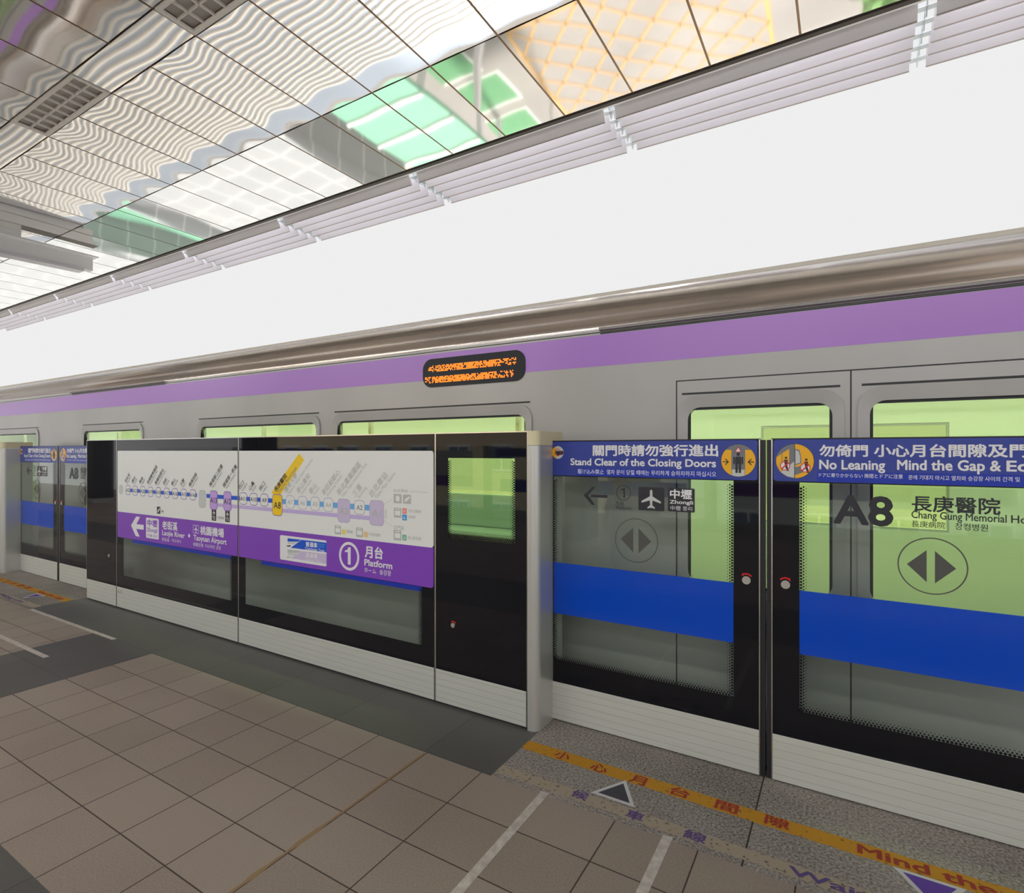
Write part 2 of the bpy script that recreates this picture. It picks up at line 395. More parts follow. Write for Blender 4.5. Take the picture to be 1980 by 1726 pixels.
tiles_row(-0.25, 0.752, [(XW0, XW1, 1)])
tiles_row(YB + 0.3, -0.25, [(XW0, XW1, 0)])
fl = struct(link('floor', bm, ['tile', 'slab', 'terrazzo']))
struct(boxes('wall_platform_edge', [(XW0, XW1, EDGE - 0.06, EDGE, -1.1, -0.002), (XW0, XW1, YB + 0.3, YB + 0.36, -1.1, -0.002)], 'concrete'))
struct(boxes('floor_trackbed', [(-60, 30, EDGE, 8.0, -1.5, -1.1)], 'ballast'))
struct(boxes('wall_parapet', [(-60, 30, 7.9, 8.25, -1.5, -0.35)], 'concrete'))

# ceiling: mirror panels with slight pillowing, brown joints behind them
CZ, PX, X0C = 4.4, 0.625, -2.780
rows = [(3.384, 4.51), (2.26, 3.379), (1.972, 2.255), (0.845, 1.967), (-0.28, 0.84), (-1.405, -0.285), (-2.53, -1.41), (-3.655, -2.535), (-4.78, -3.66)]
bm = bmesh.new()
def panel(x0, x1, y0, y1, nx=10, ny=12, amp=1.0):
    g = 0.008
    x0 += g; x1 -= g; y0 += 0.004; y1 -= 0.004
    ra = random.uniform(0.6, 1.3); ph = random.uniform(-0.3, 0.3); rb = random.uniform(-0.5, 0.5); tx = random.uniform(-0.0012, 0.0012)
    vv = []
    for j in range(ny + 1):
        r = []
        for i in range(nx + 1):
            a, b = i / nx, j / ny
            z = 0.0032 * ra * math.sin(math.pi * a) * math.sin(math.pi * b)
            z += 0.0026 * ra * math.sin(2 * math.pi * a + ph) * (b - 0.5) * 1.6
            z += 0.0016 * rb * math.sin(2 * math.pi * b) * math.sin(math.pi * a) + tx * (a - 0.5)
            r.append(bm.verts.new((x0 + (x1 - x0) * a, y0 + (y1 - y0) * b, CZ + z * amp)))
        vv.append(r)
    for j in range(ny):
        for i in range(nx):
            f = bm.faces.new((vv[j][i], vv[j + 1][i], vv[j + 1][i + 1], vv[j][i + 1])); f.smooth = True
VENTS = []
for ri, (a, b) in enumerate(rows):
    if ri == 2:
        k = -16
        while X0C + (k + 2) * PX < XW1:
            xa, xb = X0C + k * PX, X0C + (k + 2) * PX
            if (k // 2) % 2 == 1 and -9.2 < xa < -1.9: VENTS.append((xa, xb))
            else: panel(xa, xb, a, b, 12, 6, 0.3)
            k += 2
    else:
        k = -40
        while X0C + k * PX < XW1 - 0.5:
            panel(X0C + k * PX, X0C + (k + 1) * PX, a, b, 10 if ri < 5 else 4, 12 if ri < 5 else 4, 0.22 if ri == 0 else 1.0); k += 1
cg = len(bm.faces)
box(bm, XW0, XW1, YB + 0.1, 4.53, CZ + 0.0235, CZ + 0.2, 1)
k = -40
while X0C + k * PX < XW1:
    xj = X0C + k * PX
    for ya, yb in ((-4.78, 1.972), (2.26, 4.51)): box(bm, xj - 0.012, xj + 0.012, ya, yb, CZ + 0.004, CZ + 0.0235, 1)
    k += 1
struct(link('ceiling', bm, ['mirror', 'joint']))
struct(boxes('trim_1', [(XW0, XW1, 4.515, 4.557, CZ - 0.012, CZ + 0.2)], 'frame'))
struct(boxes('trim_2', [(XW0, XW1, 4.557, 4.595, CZ + 0.0, CZ + 0.2)], 'white_paint'))

# ceiling vents
names = ['grey egg-crate air vent in the mirror ceiling, farthest of the row at the left edge',
         'grey egg-crate air vent in the mirror ceiling, whole grid in view near the left edge',
         'grey egg-crate air vent in the mirror ceiling cut by the top edge of the picture']
for i, (a, b) in enumerate(VENTS[-3:]):
    t = thing('ceiling_vent', names[i], 'vent', ((a + b) / 2, 2.113, CZ - 0.006), 'air vents in the ceiling')
    y0, y1 = 1.976, 2.251; a += 0.008; b -= 0.008
    boxes('vent_frame', [(a, b, y0, y0 + 0.03, CZ - 0.008, CZ + 0.012), (a, b, y1 - 0.03, y1, CZ - 0.008, CZ + 0.012), (a, a + 0.03, y0 + 0.03, y1 - 0.03, CZ - 0.008, CZ + 0.012), (b - 0.03, b, y0 + 0.03, y1 - 0.03, CZ - 0.008, CZ + 0.012)], 'ventpaint', t)
    g = []
    nx = 9
    for k in range(1, nx): xx = a + 0.03 + (b - a - 0.06) * k / nx; g.append((xx - 0.004, xx + 0.004, y0 + 0.03, y1 - 0.03, CZ - 0.004, CZ + 0.019))
    ym = (y0 + y1) / 2; g.append((a + 0.03, b - 0.03, ym - 0.004, ym + 0.004, CZ - 0.004, CZ + 0.019))
    boxes('vent_grid', g, 'ventpaint', t)
    boxes('vent_back', [(a + 0.03, b - 0.03, y0 + 0.03, y1 - 0.03, CZ + 0.0195, CZ + 0.0215)], 'ventdark', t)

# canopy louvers: sections of five overlapping slats between galvanised brackets
BX = [0.4716 - 2.26 * k for k in range(-2, 9)]
order = ['first', 'second', 'third', 'fourth', 'fifth', 'sixth', 'seventh', 'eighth', 'ninth', 'tenth']
vis = 0; SZ = 4.453
for i in range(len(BX) - 1):
    xb, xa = BX[i] - 0.052, BX[i + 1] + 0.052
    if i >= 1: vis += 1; lab = 'pale grey louver section of five slats, %s counted from the right' % order[vis - 1]
    else: lab = 'pale grey louver section of five slats beyond the right side'
    t = thing('louver_section', lab, 'louver', ((xa + xb) / 2, 4.62, CZ), 'louver sections along the canopy edge')
    for k in range(5):
        yi = 4.595 + 0.145 * k
        bm = bmesh.new(); prof = []
        for q in range(7):
            a = q / 6; prof.append((yi + 0.073 * a + 0.006 * math.sin(math.pi * a), SZ - 0.124 * a))
        pts = prof + [(y + 0.008, z + 0.003) for y, z in reversed(prof)]
        extrude_poly(bm, [(xa, y, z) for y, z in pts], (xb - xa, 0, 0))
        sl = link('slat', bm, 'louver', t)
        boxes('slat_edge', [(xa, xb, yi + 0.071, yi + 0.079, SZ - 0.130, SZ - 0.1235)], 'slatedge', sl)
for i, x in enumerate(BX):
    lab = 'galvanised louver bracket on canopy edge, %s' % (('%s bracket counted from the right' % order[i - 2]) if i >= 2 else ('beyond the right side, farther' if i == 0 else 'just beyond the right side'))
    t = thing('louver_bracket', lab, 'bracket', (x, 4.6, CZ + 0.03), 'louver brackets along the canopy edge')
    bm = bmesh.new()
    pts = [(4.595, SZ + 0.06)]
    for k in range(5):
        yi = 4.595 + 0.145 * k; pts += [(yi + 0.004, SZ + 0.004), (yi + 0.094, SZ - 0.103), (yi + 0.142, SZ - 0.02)]
    pts += [(5.34, SZ + 0.06)]
    extrude_poly(bm, [(x - 0.004, y, z) for y, z in pts], (0.008, 0, 0))
    link('web_plate', bm, 'galv', t)
    for k in range(5):
        yi = 4.595 + 0.145 * k
        boxes('clip', [(x - 0.058, x + 0.058, yi + 0.05, yi + 0.10, SZ - 0.055, SZ - 0.049)], 'galv', t)

# cantilever beam hanging under the ceiling at the left
bx = -9.74
t = thing('cantilever_beam', 'white painted steel beam hanging under the mirror ceiling at the left edge', 'beam', (bx, 2.4, 4.05))
bm = bmesh.new()
extrude_poly(bm, [(bx - 0.06, 3.89, 4.306), (bx - 0.06, 3.89, 4.095), (bx - 0.06, 0.375, 4.006), (bx - 0.06, 0.375, 4.306)], (0.12, 0, 0))
link('beam_web', bm, 'white_paint', t)
bm = bmesh.new(); extrude_poly(bm, [(bx - 0.09, 3.77, 4.091), (bx - 0.09, 3.77, 4.055), (bx - 0.09, 0.375, 3.96), (bx - 0.09, 0.375, 4.006)], (0.18, 0, 0))
link('lower_flange', bm, 'louver', t)
boxes('upper_flange', [(bx - 0.09, bx + 0.09, 0.375, 3.956, 4.306, 4.32)], 'white_paint', t)
boxes('hanger', [(bx - 0.08, bx + 0.08, 2.7, 3.04, 4.32, 4.41), (bx - 0.08, bx + 0.08, 0.65, 0.94, 4.32, 4.41)], 'white_paint', t)

# ------------------------------------------------------------------ floor markings
def flat(name, polys, z, m, parent=None):
    bm = bmesh.new()
    if isinstance(polys[0][0], (int, float)): polys = [polys]
    for q in polys:
        f = bm.faces.new([bm.verts.new((x, y, z)) for x, y in q])
        if f.normal.z < 0 or True: bmesh.ops.recalc_face_normals(bm, faces=[f])
    return link(name, bm, m, parent)
def band(name, x0, x1, y0, y1, m, z=0.0008, seed=0):
    r = random.Random(seed); top, bot = [], []
    k = x0
    while k < x1: top.append((k, y1 + r.uniform(-0.002, 0.002))); bot.append((k, y0 + r.uniform(-0.004, 0.003))); k += 0.03
    top.append((x1, y1)); bot.append((x1, y0))
    return flat(name, bot + top[::-1], z, m)
def rect4(x0, x1, y0, y1): return [(x0, y0), (x1, y0), (x1, y1), (x0, y1)]
def fchars(parent, items, m, hy, dx=0.0):
    for s, u, v, wch in items:
        x, y = F(u, v)
        lettering(parent, s, x - wch / 2 + dx, y - hy / 2, x + wch / 2 + dx, y + hy / 2, 0.0016, m, 0.02, floor=True)
def door_marks(dx, where):
    s = 1 if dx == 0 else 2
    yb = band('floor_strip', -1.31 + dx, 0.73 + dx, 2.262, 2.338, 'paintyellow', seed=s)
    tag(yb, 'worn yellow warning strip with red lettering in front of ' + where, 'floor marking', 'yellow strips at the doorways')
    fchars(yb, [('小', 1088, 1461, 0.075), ('心', 1159, 1485, 0.075), ('月', 1234, 1508, 0.07), ('台', 1315, 1532, 0.08), ('間', 1405, 1560, 0.085), ('隙', 1503, 1590, 0.085)], 'paintred', 0.062, dx)
    lettering(yb, 'Mind the Gap', 0.035 + dx, 2.276, 0.62 + dx, 2.328, 0.0016, 'paintred', 0.02, True, floor=True)
    tb = band('floor_strip', -1.31 + dx, 0.73 + dx, 2.036, 2.097, 'painttan', seed=s + 5)
    tag(tb, 'worn tan waiting-line strip with violet lettering in front of ' + where, 'floor marking', 'tan strips at the doorways')
    fchars(tb, [('候', 1122, 1537, 0.07), ('車', 1228, 1577, 0.07), ('線', 1344, 1617, 0.08)], 'paintviolet', 0.056, dx)
    lettering(tb, 'Waiting Line', -0.165 + dx, 2.046, 0.42 + dx, 2.088, 0.0016, 'paintviolet', 0.02, True, floor=True)
    def tri(pts, fill, lab):
        o = flat('floor_arrow', pts, 0.0012, 'triwhite'); tag(o, lab, 'floor marking', 'triangle marks at the doorways')
        cx = sum(q[0] for q in pts) / 3; cyy = sum(q[1] for q in pts) / 3
        flat('arrow_fill', [(cx + (x - cx) * 0.72, cyy + (y - cyy) * 0.72) for x, y in pts], 0.0017, fill, o)
    tri([(-0.895 + dx, 2.112), (-0.708 + dx, 2.112), (-0.80 + dx, 2.268)], 'tridark', 'white outlined dark triangle pointing at ' + where)
    tri([(0.135 + dx, 2.262), (0.332 + dx, 2.262), (0.235 + dx, 2.11)], 'tripurple', 'white outlined purple triangle pointing away from ' + where)
door_marks(0.0, 'the near doorway')
door_marks(-6.93, 'the far left doorway')
def tape(pts, lab): tag(flat('floor_tape', pts, 0.0009, 'tape'), lab, 'floor marking', 'white queue tapes')
tape(rect4(-1.072, -1.037, 0.95, 2.018), 'white tape line on floor left of the two running to the near doorway')
tape(rect4(-0.570, -0.535, 0.95, 2.018), 'white tape line on floor right of the two running to the near doorway')
tape(rect4(-6.17, -4.645, 1.99, 2.022), 'long white tape line on floor at left, nearer to the glass screen')
tape(rect4(-6.6, -4.640, 1.578, 1.612), 'white tape line on floor cut by the left edge of the picture')
r = random.Random(3); a, b = [], []
yy = 0.76
while yy < 2.0:
    wd = 0.004 + 0.004 * r.random() + (0.006 if 1.0 < yy < 1.6 and r.random() > 0.6 else 0); a.append((-1.669 - wd, yy)); b.append((-1.669 + wd * 0.7, yy)); yy += 0.03
tag(flat('joint_repair', a + b[::-1], 0.0007, 'crack'), 'rough tan mortar line filling one floor joint in the tiles', 'floor marking')
# ------------------------------------------------------------------ fixed screen panels
GZ = 1.499
def border(parent, x0, x1, z0, z1, hx0, hx1, hz0, hz1, y, dots=(1, 1, 1, 1), strip=None):
    """black enamel border around a clear window with a fading dot fringe (left, right, bottom, top)"""
    bm = bmesh.new(); t = 0.0012
    if strip is None:
        if hz1 < z1: box(bm, x0, x1, y, y + t, hz1, z1)
    else:
        box(bm, x0, x1, y, y + t, hz1, z1)
    box(bm, x0, x1, y, y + t, z0, hz0)
    box(bm, x0, hx0, y, y + t, hz0, hz1); box(bm, hx1, x1, y, y + t, hz0, hz1)
    pit = 0.0125
    def dot(cx, cz, r):
        q = [bm.verts.new((cx + r * math.cos(k * math.pi / 4), y, cz + r * math.sin(k * math.pi / 4))) for k in range(8)]
        bm.faces.new(list(reversed(q)))
    for row in range(3):
        off = pit * (0.45 + row * 0.75); rad = 0.0052 - 0.0016 * row; sh = (row % 2) * pit / 2
        n = int((hz1 - hz0) / pit)
        for k in range(n):
            cz = hz0 + sh + k * pit
            if dots[0]: dot(hx0 + off, cz, rad)
            if dots[1]: dot(hx1 - off, cz, rad)
        n = int((hx1 - hx0) / pit)
        for k in range(n):
            cx = hx0 + sh + k * pit
            if dots[2]: dot(cx, hz0 + off, rad)
            if dots[3]: dot(cx, hz1 - off, rad)
    return link('black_border', bm, 'black', parent)

def lock(parent, x, z, y, flip=False, r=0.0175, arrow=True):
    bm = bmesh.new()
    cyl_y(bm, x, z, r, y - 0.006, y, 28); cyl_y(bm, x, z, r * 0.42, y - 0.0075, y - 0.006, 20)
    o = link('lock', bm, 'steel', parent)
    if arrow:
        a0, a1 = (38, 118)
        pts = ellipse(x, z + 0.002, r * 1.62, r * 1.62, 10, a0, a1) + ellipse(x, z + 0.002, r * 1.28, r * 1.28, 10, a0, a1)[::-1]
        tipa = math.radians(a1); c, s = math.cos(tipa), math.sin(tipa)
        head = [(x + c * r * 1.2, z + 0.002 + s * r * 1.2), (x + c * r * 1.85, z + 0.002 + s * r * 1.85), (x + math.cos(tipa + 0.5) * r * 1.35, z + 0.002 + math.sin(tipa + 0.5) * r * 1.35)]
        polys = [pts, head]
        if flip: polys = [[(2 * x - q[0], q[1]) for q in pl] for pl in polys]
        plate('lock_arrow', polys, y - 0.0012, 0.001, 'red', o)
    return o

def screen_panel(x0, x1, label, hole=None, dots=(1, 1, 1, 1)):
    t = thing('screen_panel', label, 'platform screen panel', ((x0 + x1) / 2, S, 0), 'fixed platform screen panels')
    g = 0.004
    boxes('glass_pane', [(x0 + g, x1 - g, S + 0.004, S + 0.016, 0.19, GZ - 0.006)], 'glass', t)
    if hole: border(t, x0 + g, x1 - g, 0.19, GZ - 0.006, hole[0], hole[1], hole[2], hole[3], S + 0.0025, dots)
    else: boxes('black_border', [(x0 + g, x1 - g, S + 0.0025, S + 0.0037, 0.19, GZ - 0.006)], 'black', t)
    boxes('base_panel', [(x0 + g, x1 - g, S, S + 0.05, 0.012, 0.19)], 'alu', t, 0.0015)
    boxes('plinth', [(x0, x1, S + 0.008, S + 0.20, 0.0, 0.012)], 'rubber', t)
    boxes('frame', [(x0, x0 + 0.004, S, S + 0.03, 0.012, GZ - 0.006), (x1 - 0.004, x1, S, S + 0.03, 0.012, GZ - 0.006), (x0, x1, S, S + 0.03, GZ - 0.006, GZ)], 'chrome', t)
    boxes('seam_gasket', [(x1 - 0.0075, x1 - 0.004, S - 0.0008, S + 0.004, 0.012, GZ - 0.006)], 'rubber', t)
    return t

XA, XB, XCc, XD, XE = -6.153, -5.573, -3.770, -1.955, -1.366
p_black_left = screen_panel(XA, XB, 'black glass screen panel without a sign, left of the route map')
lock(p_black_left, P(211, 1074, S)[0], P(211, 1074, S)[1], S + 0.0025, arrow=False, r=0.014)
HZ0, HZ1 = 0.30, 0.63
p_map_left = screen_panel(XB, XCc, 'glass screen panel with left half of route map, arrow and airport text', (-5.456, -3.858, HZ0, HZ1), (0, 1, 0, 0))
p_map_right = screen_panel(XCc, XD, 'glass screen panel with right half of route map and platform number one', (-3.69, -2.055, HZ0, HZ1), (0, 1, 0, 0))
p_black_right = screen_panel(XD, XE, 'black glass screen panel with small window and key lock, right of the route map', (-1.867, -1.441, 0.926, 1.36), (1, 1, 1, 0))
lock(p_black_right, -1.831, 0.45, S + 0.0025, r=0.013)
for pnl, hx in ((p_map_left, (-5.30, -3.858)), (p_map_right, (-3.506, -2.055))):
    boxes('blue_band', [(hx[0], hx[1], S + 0.0027, S + 0.0037, 0.603, 0.632)], 'blue2', pnl)
lettering(p_map_left, 'A27', -5.555, 0.135, -5.475, 0.163, S - 0.0004, 'grey', 0.0, True)

def end_pillar(dx, label):
    t = thing('end_pillar', label, 'platform screen pillar', (-1.34 + dx, S, 0), 'end pillars of the fixed screens')
    def prof(x0, x1, y0, y1, r):
        pts = [(x0, y0)] + [(x1 - r + r * math.sin(math.radians(a)), y0 + r - r * math.cos(math.radians(a))) for a in range(0, 91, 10)] + [(x1, y1), (x0, y1)]
        return pts
    bm = bmesh.new(); extrude_poly(bm, [(x + dx, y, 0.0) for x, y in prof(-1.364, -1.308, S - 0.004, 2.70, 0.04)], (0, 0, 1.425))
    o = link('shaft', bm, 'pillar', t)
    bm = bmesh.new(); extrude_poly(bm, [(x + dx, y, 1.427) for x, y in prof(-1.364, -1.308, S - 0.004, 2.70, 0.04)], (0, 0, GZ - 1.427))
    link('cap', bm, 'cap', t)
    return t
end_pillar(0.0, 'silver rounded end pillar with beige cap beside the near doorway')
end_pillar(-6.93, 'silver rounded end pillar with beige cap at the far left doorway')
clone(p_black_right, -6.93, None, 'black glass screen panel with small window cut by the left edge of the picture')

# ------------------------------------------------------------------ route map, left half
SB = S - 0.0028                                     # sign face
def sign_board(parent, x0, x1, r, corners):
    zt, zm, zb = 1.399, 0.859, 0.634
    o = plate('route_map', rrect(x0, x1, zm, zt, r, corners), SB, 0.005, 'white', parent)
    plate('purple_band', rrect(x0, x1, zb, zm, r, (0, 0, corners[2], corners[3])), SB, 0.005, 'purple', o)
    return o
YT = SB - 0.0004                                    # lettering on it
def k7(*pts): return PP([(220 + u / 7.844, 860 + v / 7.844) for u, v in pts], S)
mapL = sign_board(p_map_left, XB + 0.022, XCc - 0.006, 0.012, (0, 1, 1, 0))
mapR = sign_board(p_map_right, XCc + 0.012, XD - 0.010, 0.018, (1, 0, 0, 1))
YL = SB - 0.0003
ZL, ZLL = 1.056, 0.994
def bar(parent, x0, x1, zc, h, m, y=YL): return plate('route_line', rrect(x0, x1, zc - h / 2, zc + h / 2), y, 0.0003, m, parent)
xm = lambda u, v: P(u, v, S)[0]
bar(mapL, -5.375, xm(373.6 + 8, 956), ZL, 0.030, 'lineblue'); bar(mapL, xm(400, 958), XCc - 0.006, ZL, 0.030, 'lineblue')
bar(mapL, xm(414, 966), XCc - 0.006, ZLL, 0.026, 'lilac')
bar(mapR, XCc + 0.012, xm(537, 965), ZL, 0.030, 'lineblue'); bar(mapR, xm(537, 965), xm(729, 985), ZL, 0.034, 'linepaleblue')
bar(mapR, XCc + 0.012, xm(729, 985), ZLL, 0.026, 'lilac')
def marker(parent, x, s, kind='normal', wd=0.084, z0=None, z1=None, body='white', rim='ring', ink='dark', hh=0.03):
    z0 = ZL - 0.042 if z0 is None else z0; z1 = ZL + 0.042 if z1 is None else z1
    o = plate('station_marker', rrect(x - wd / 2, x + wd / 2, z0, z1, 0.026), YL - 0.0004, 0.0004, rim, parent)
    e = 0.0045
    plate('marker_face', rrect(x - wd / 2 + e, x + wd / 2 - e, z0 + e, z1 - e, 0.022), YL - 0.0007, 0.0003, body, parent)
    if s:
        wch = min(wd - 0.012, 0.0235 * len(s) * hh / 0.03 + 0.004)
        zc = (z0 + z1) / 2
        lettering(parent, s, x - wch / 2, zc - hh / 2, x + wch / 2, zc + hh / 2, YL - 0.0010, ink, 0.012, True)
def station_name(parent, x, zh, en, ink='ink', z=1.112, hz=0.034, ang=45, bold=0.006):
    lettering(parent, zh, x - 0.038, z, None, None, YT - 0.0004, ink, bold, False, ang, height=hz, name='station_name', cond=1.0)
    e = lettering.end
    off = hz * 0.78
    lettering(parent, en, x - 0.038 + off, z - 0.006, None, None, YT - 0.0004, 'grey' if ink == 'ink' else ink, 0.0, True, ang, height=hz * 0.52, name='station_name', cond=0.86)
def stn(u, v): return xm(u, v)
lst = [(248.3, 'A22', '老街溪', 'Laojie River'), (262, 'A21', '環北', 'Huanbei'), (276.8, 'A20', '興南', 'Xingnan'), (291.8, 'A19', '桃園體育園區', 'Taoyuan Sports Park'), (307.2, 'A18', '高鐵桃園站', 'Taoyuan HSR Station'), (323, 'A17', '領航', 'Linghang'), (339.2, 'A16', '橫山', 'Hengshan'), (356.4, 'A15', '大園', 'Dayuan'), (373.6, 'A14a', '機場旅館', 'Airport Hotel')]
for u, s, zh, en in lst:
    x = stn(u, 952); marker(mapL, x, s); station_name(mapL, x, zh, en)
marker(mapL, stn(234.7, 944), '', wd=0.07, body='palebg', rim='palebg')
marker(mapL, stn(392, 965), '', wd=0.094, z0=0.962, z1=1.098, body='palebg', rim='pale')
for u, s, zh, en, hz in ((414, 'A13', '機場第二航廈', 'Airport Terminal 2', 0.036), (440.6, 'A12', '機場第一航廈', 'Airport Terminal 1', 0.036)):
    x = stn(u, 967); marker(mapL, x, s, wd=0.098, z0=0.955, z1=1.100, body='lilac2', hh=0.042); station_name(mapL, x, zh, en, z=1.122, hz=hz)
# small symbols under the line
def symbol(parent, ll, ur, m, r=0.004): a, b = k7(ll, ur); return plate('symbol', rrect(a[0], b[0], a[1], b[1], r), YL - 0.0002, 0.0002, m, parent), a, b
def airplane(parent, cx, cz, h, y, m, rot=0):
    half = [(0, .5), (.05, .46), (.065, .38), (.065, .16), (.5, -.10), (.5, -.19), (.065, -.05), (.055, -.30), (.19, -.40), (.19, -.47), (0, -.42)]
    pts = half + [(-x, z) for x, z in half[-2:0:-1]]
    return plate('airplane_symbol', [(cx + x * h, cz + z * h) for x, z in pts], y, 0.0003, m, parent)
_, a, b = symbol(mapL, (660, 1040), (712, 938), 'dark')
wdx, hdz = b[0] - a[0], b[1] - a[1]
plate('symbol', [(a[0] + wdx * .12, a[1] + hdz * .12), (a[0] + wdx * .3, a[1] + hdz * .5), (a[0] + wdx * .85, a[1] + hdz * .85), (a[0] + wdx * .92, a[1] + hdz * .7), (a[0] + wdx * .45, a[1] + hdz * .3)], YL - 0.0006, 0.0003, 'white', mapL)
q = k7((726, 1022), (760, 990)); lettering(mapL, '高鐵', q[0][0], q[0][1], q[1][0], q[1][1], YT, 'grey', 0.01)
for ll, ur, s in (((1492, 1143), (1560, 981), 'T2'), ((1697, 1165), (1765, 1003), 'T1')):
    _, a, b = symbol(mapL, ll, ur, 'dark'); cx = (a[0] + b[0]) / 2; h = b[1] - a[1]
    airplane(mapL, cx, a[1] + h * 0.72, h * 0.46, YL - 0.0006, 'white')
    lettering(mapL, s, cx - 0.017, a[1] + h * 0.1, cx + 0.017, a[1] + h * 0.4, YL - 0.0007, 'white', 0.02, True)
q = k7((1580, 1120), (1680, 1088)); lettering(mapL, '桃園機場', q[0][0], q[0][1], q[1][0], q[1][1], YT, 'grey', 0.0)
for k in range(6): plate('dotted_link', rrect(stn(307.2, 960) - 0.002, stn(307.2, 960) + 0.002, 0.905 + k * 0.018, 0.914 + k * 0.018), YL - 0.0001, 0.0001, 'pale', mapL)
plate('direction_arrow', k7((268, 1220), (345, 1085), (405, 1090), (350, 1200), (460, 1212), (458, 1285), (345, 1272), (398, 1390), (340, 1382)), YT, 0.0004, 'letter', mapL)
a, b = k7((495, 1405), (688, 1122)); plate('name_box', rrect(a[0], b[0], a[1], b[1], 0.012), YL, 0.0003, 'letter', mapL)
def TL(s, ll, ur, m, bold=0.02, cap=False):
    a, b = k7(ll, ur); lettering(mapL, s, a[0], a[1], b[0], b[1], YT - 0.0002, m, bold, cap)
TL('中壢', (513, 1230), (668, 1143), 'purple'); TL('Zhongli', (510, 1308), (668, 1270), 'purple', 0.008, True); TL('中壢 쫑리', (517, 1390), (665, 1370), 'purple', 0.0)
TL('老街溪', (740, 1275), (972, 1173), 'letter', 0.022); TL('Laojie River', (740, 1362), (1082, 1332), 'letter', 0.016, True)
TL('老街溪', (735, 1452), (848, 1416), 'letter', 0.0); TL('라오제시', (888, 1470), (1025, 1440), 'letter', 0.0)
a = k7((1148, 1375))[0]; plate('dot', ellipse(a[0], a[1], 0.014, 0.014, 20), YT, 0.0004, 'letter', mapL)
a, b = k7((1210, 1335), (1295, 1220)); plate('symbol_frame', [rrect(a[0], b[0], a[1], a[1] + .003), rrect(a[0], b[0], b[1] - .003, b[1]), rrect(a[0], a[0] + .003, a[1], b[1]), rrect(b[0] - .003, b[0], a[1], b[1])], YT, 0.0003, 'letter', mapL)
airplane(mapL, (a[0] + b[0]) / 2, (a[1] + b[1]) / 2, (b[1] - a[1]) * 0.86, YT, 'letter')
TL('桃園機場', (1318, 1358), (1678, 1266), 'letter', 0.022); TL('Taoyuan Airport', (1215, 1438), (1718, 1424), 'letter', 0.016, True)
TL('桃園空港', (1212, 1528), (1365, 1496), 'letter', 0.0); TL('타오위안 공항', (1395, 1556), (1630, 1536), 'letter', 0.0)

# ------------------------------------------------------------------ route map, right half
for u, s, zh, en in ((471.3, 'A11', '坑口', 'Kengkou'), (491.3, 'A10', '山鼻', 'Shanbi'), (511.8, 'A9', '林口', 'Linkou')):
    x = stn(u, 966); marker(mapR, x, s, wd=0.088, z0=ZL - 0.044, z1=ZL + 0.044); station_name(mapR, x, zh, en, hz=0.038)
pl = PP([(460 + u / 9.9, 860 + v / 9.9) for u, v in ((655, 905), (1180, 160), (1275, 290), (800, 985), (700, 985))], S)
plate('highlight_flag', pl, YL, 0.0003, 'yellow', mapR)
x = stn(537, 977); marker(mapR, x, 'A8', wd=0.108, z0=0.955, z1=1.103, body='yellow', hh=0.046)
lettering(mapR, '長庚醫院', x - 0.012, 1.112, None, None, YT - 0.0006, 'dark', 0.016, False, 43.2, height=0.040, name='station_name', cond=1.0)
lettering(mapR, 'Chang Gung Memorial Hospital', x + 0.019, 1.108, None, None, YT - 0.0006, 'grey', 0.0, True, 43.2, height=0.022, name='station_name', cond=0.66)
for u, s, zh, en in ((561.8, 'A7', '體育大學', 'National Taiwan Sport University'), (585.8, 'A6', '泰山貴和', 'Taishan Guihe'), (610.2, 'A5', '泰山', 'Taishan'), (635.8, 'A4', '新莊副都心', 'Xinzhuang Fuduxin')):
    x = stn(u, 972); marker(mapR, x, s, wd=0.088, z0=ZL - 0.045, z1=ZL + 0.045, rim='ringpale', ink='pale'); station_name(mapR, x, zh, en, 'pale', hz=0.04)
x = stn(665.5, 987); marker(mapR, x, 'A3', wd=0.112, z0=0.952, z1=1.100, body='lilac3', rim='ringpale', ink='pale', hh=0.046); station_name(mapR, x, '新北產業園區', 'New Taipei Industrial Park', 'pale', z=1.116, hz=0.044)
x = stn(696, 979.6); marker(mapR, x, 'A2', wd=0.09, z0=ZL - 0.046, z1=ZL + 0.042, rim='ringpale', ink='grey'); station_name(mapR, x, '三重', 'Sanchong', 'pale', hz=0.042)
x = stn(729, 991); marker(mapR, x, 'A1', wd=0.118, z0=0.952, z1=1.104, body='lilac3', rim='ringpale', ink='pale', hh=0.046); station_name(mapR, x, '台北車站', 'Taipei Main Station', 'pale', z=1.116, hz=0.046)
def k9(*pts): return PP([(640 + u / 9.43, 900 + v / 9.43) for u, v in pts], S)
def TR_(s, ll, ur, m='pale', bold=0.01, cap=False): a, b = k9(ll, ur); lettering(mapR, s, a[0], a[1], b[0], b[1], YT - 0.0002, m, bold, cap)
def box9(ll, ur, m, r=0.004, y=YL): a, b = k9(ll, ur); plate('symbol', rrect(a[0], b[0], a[1], b[1], r), y, 0.0002, m, mapR); return a, b
def train_symbol(ll, ur):
    a, b = box9(ll, ur, 'pale'); wdx, h = b[0] - a[0], b[1] - a[1]
    plate('symbol', [rrect(a[0] + wdx * .14, b[0] - wdx * .14, a[1] + h * .22, b[1] - h * .30, 0.004), rrect(a[0] + wdx * .2, b[0] - wdx * .2, b[1] - h * .18, b[1] - h * .1)], YL - 0.0004, 0.0003, 'white', mapR)
TR_('台北車站', (1148, 478), (1408, 432)); TR_('Taipei Main Station', (1440, 480), (1770, 470), bold=0, cap=True)
a, b = box9((1150, 680), (1295, 520), 'pale'); plate('symbol', ellipse((a[0] + b[0]) / 2, (a[1] + b[1]) / 2, 0.016, 0.018, 20), YL - 0.0004, 0.0003, 'white', mapR)
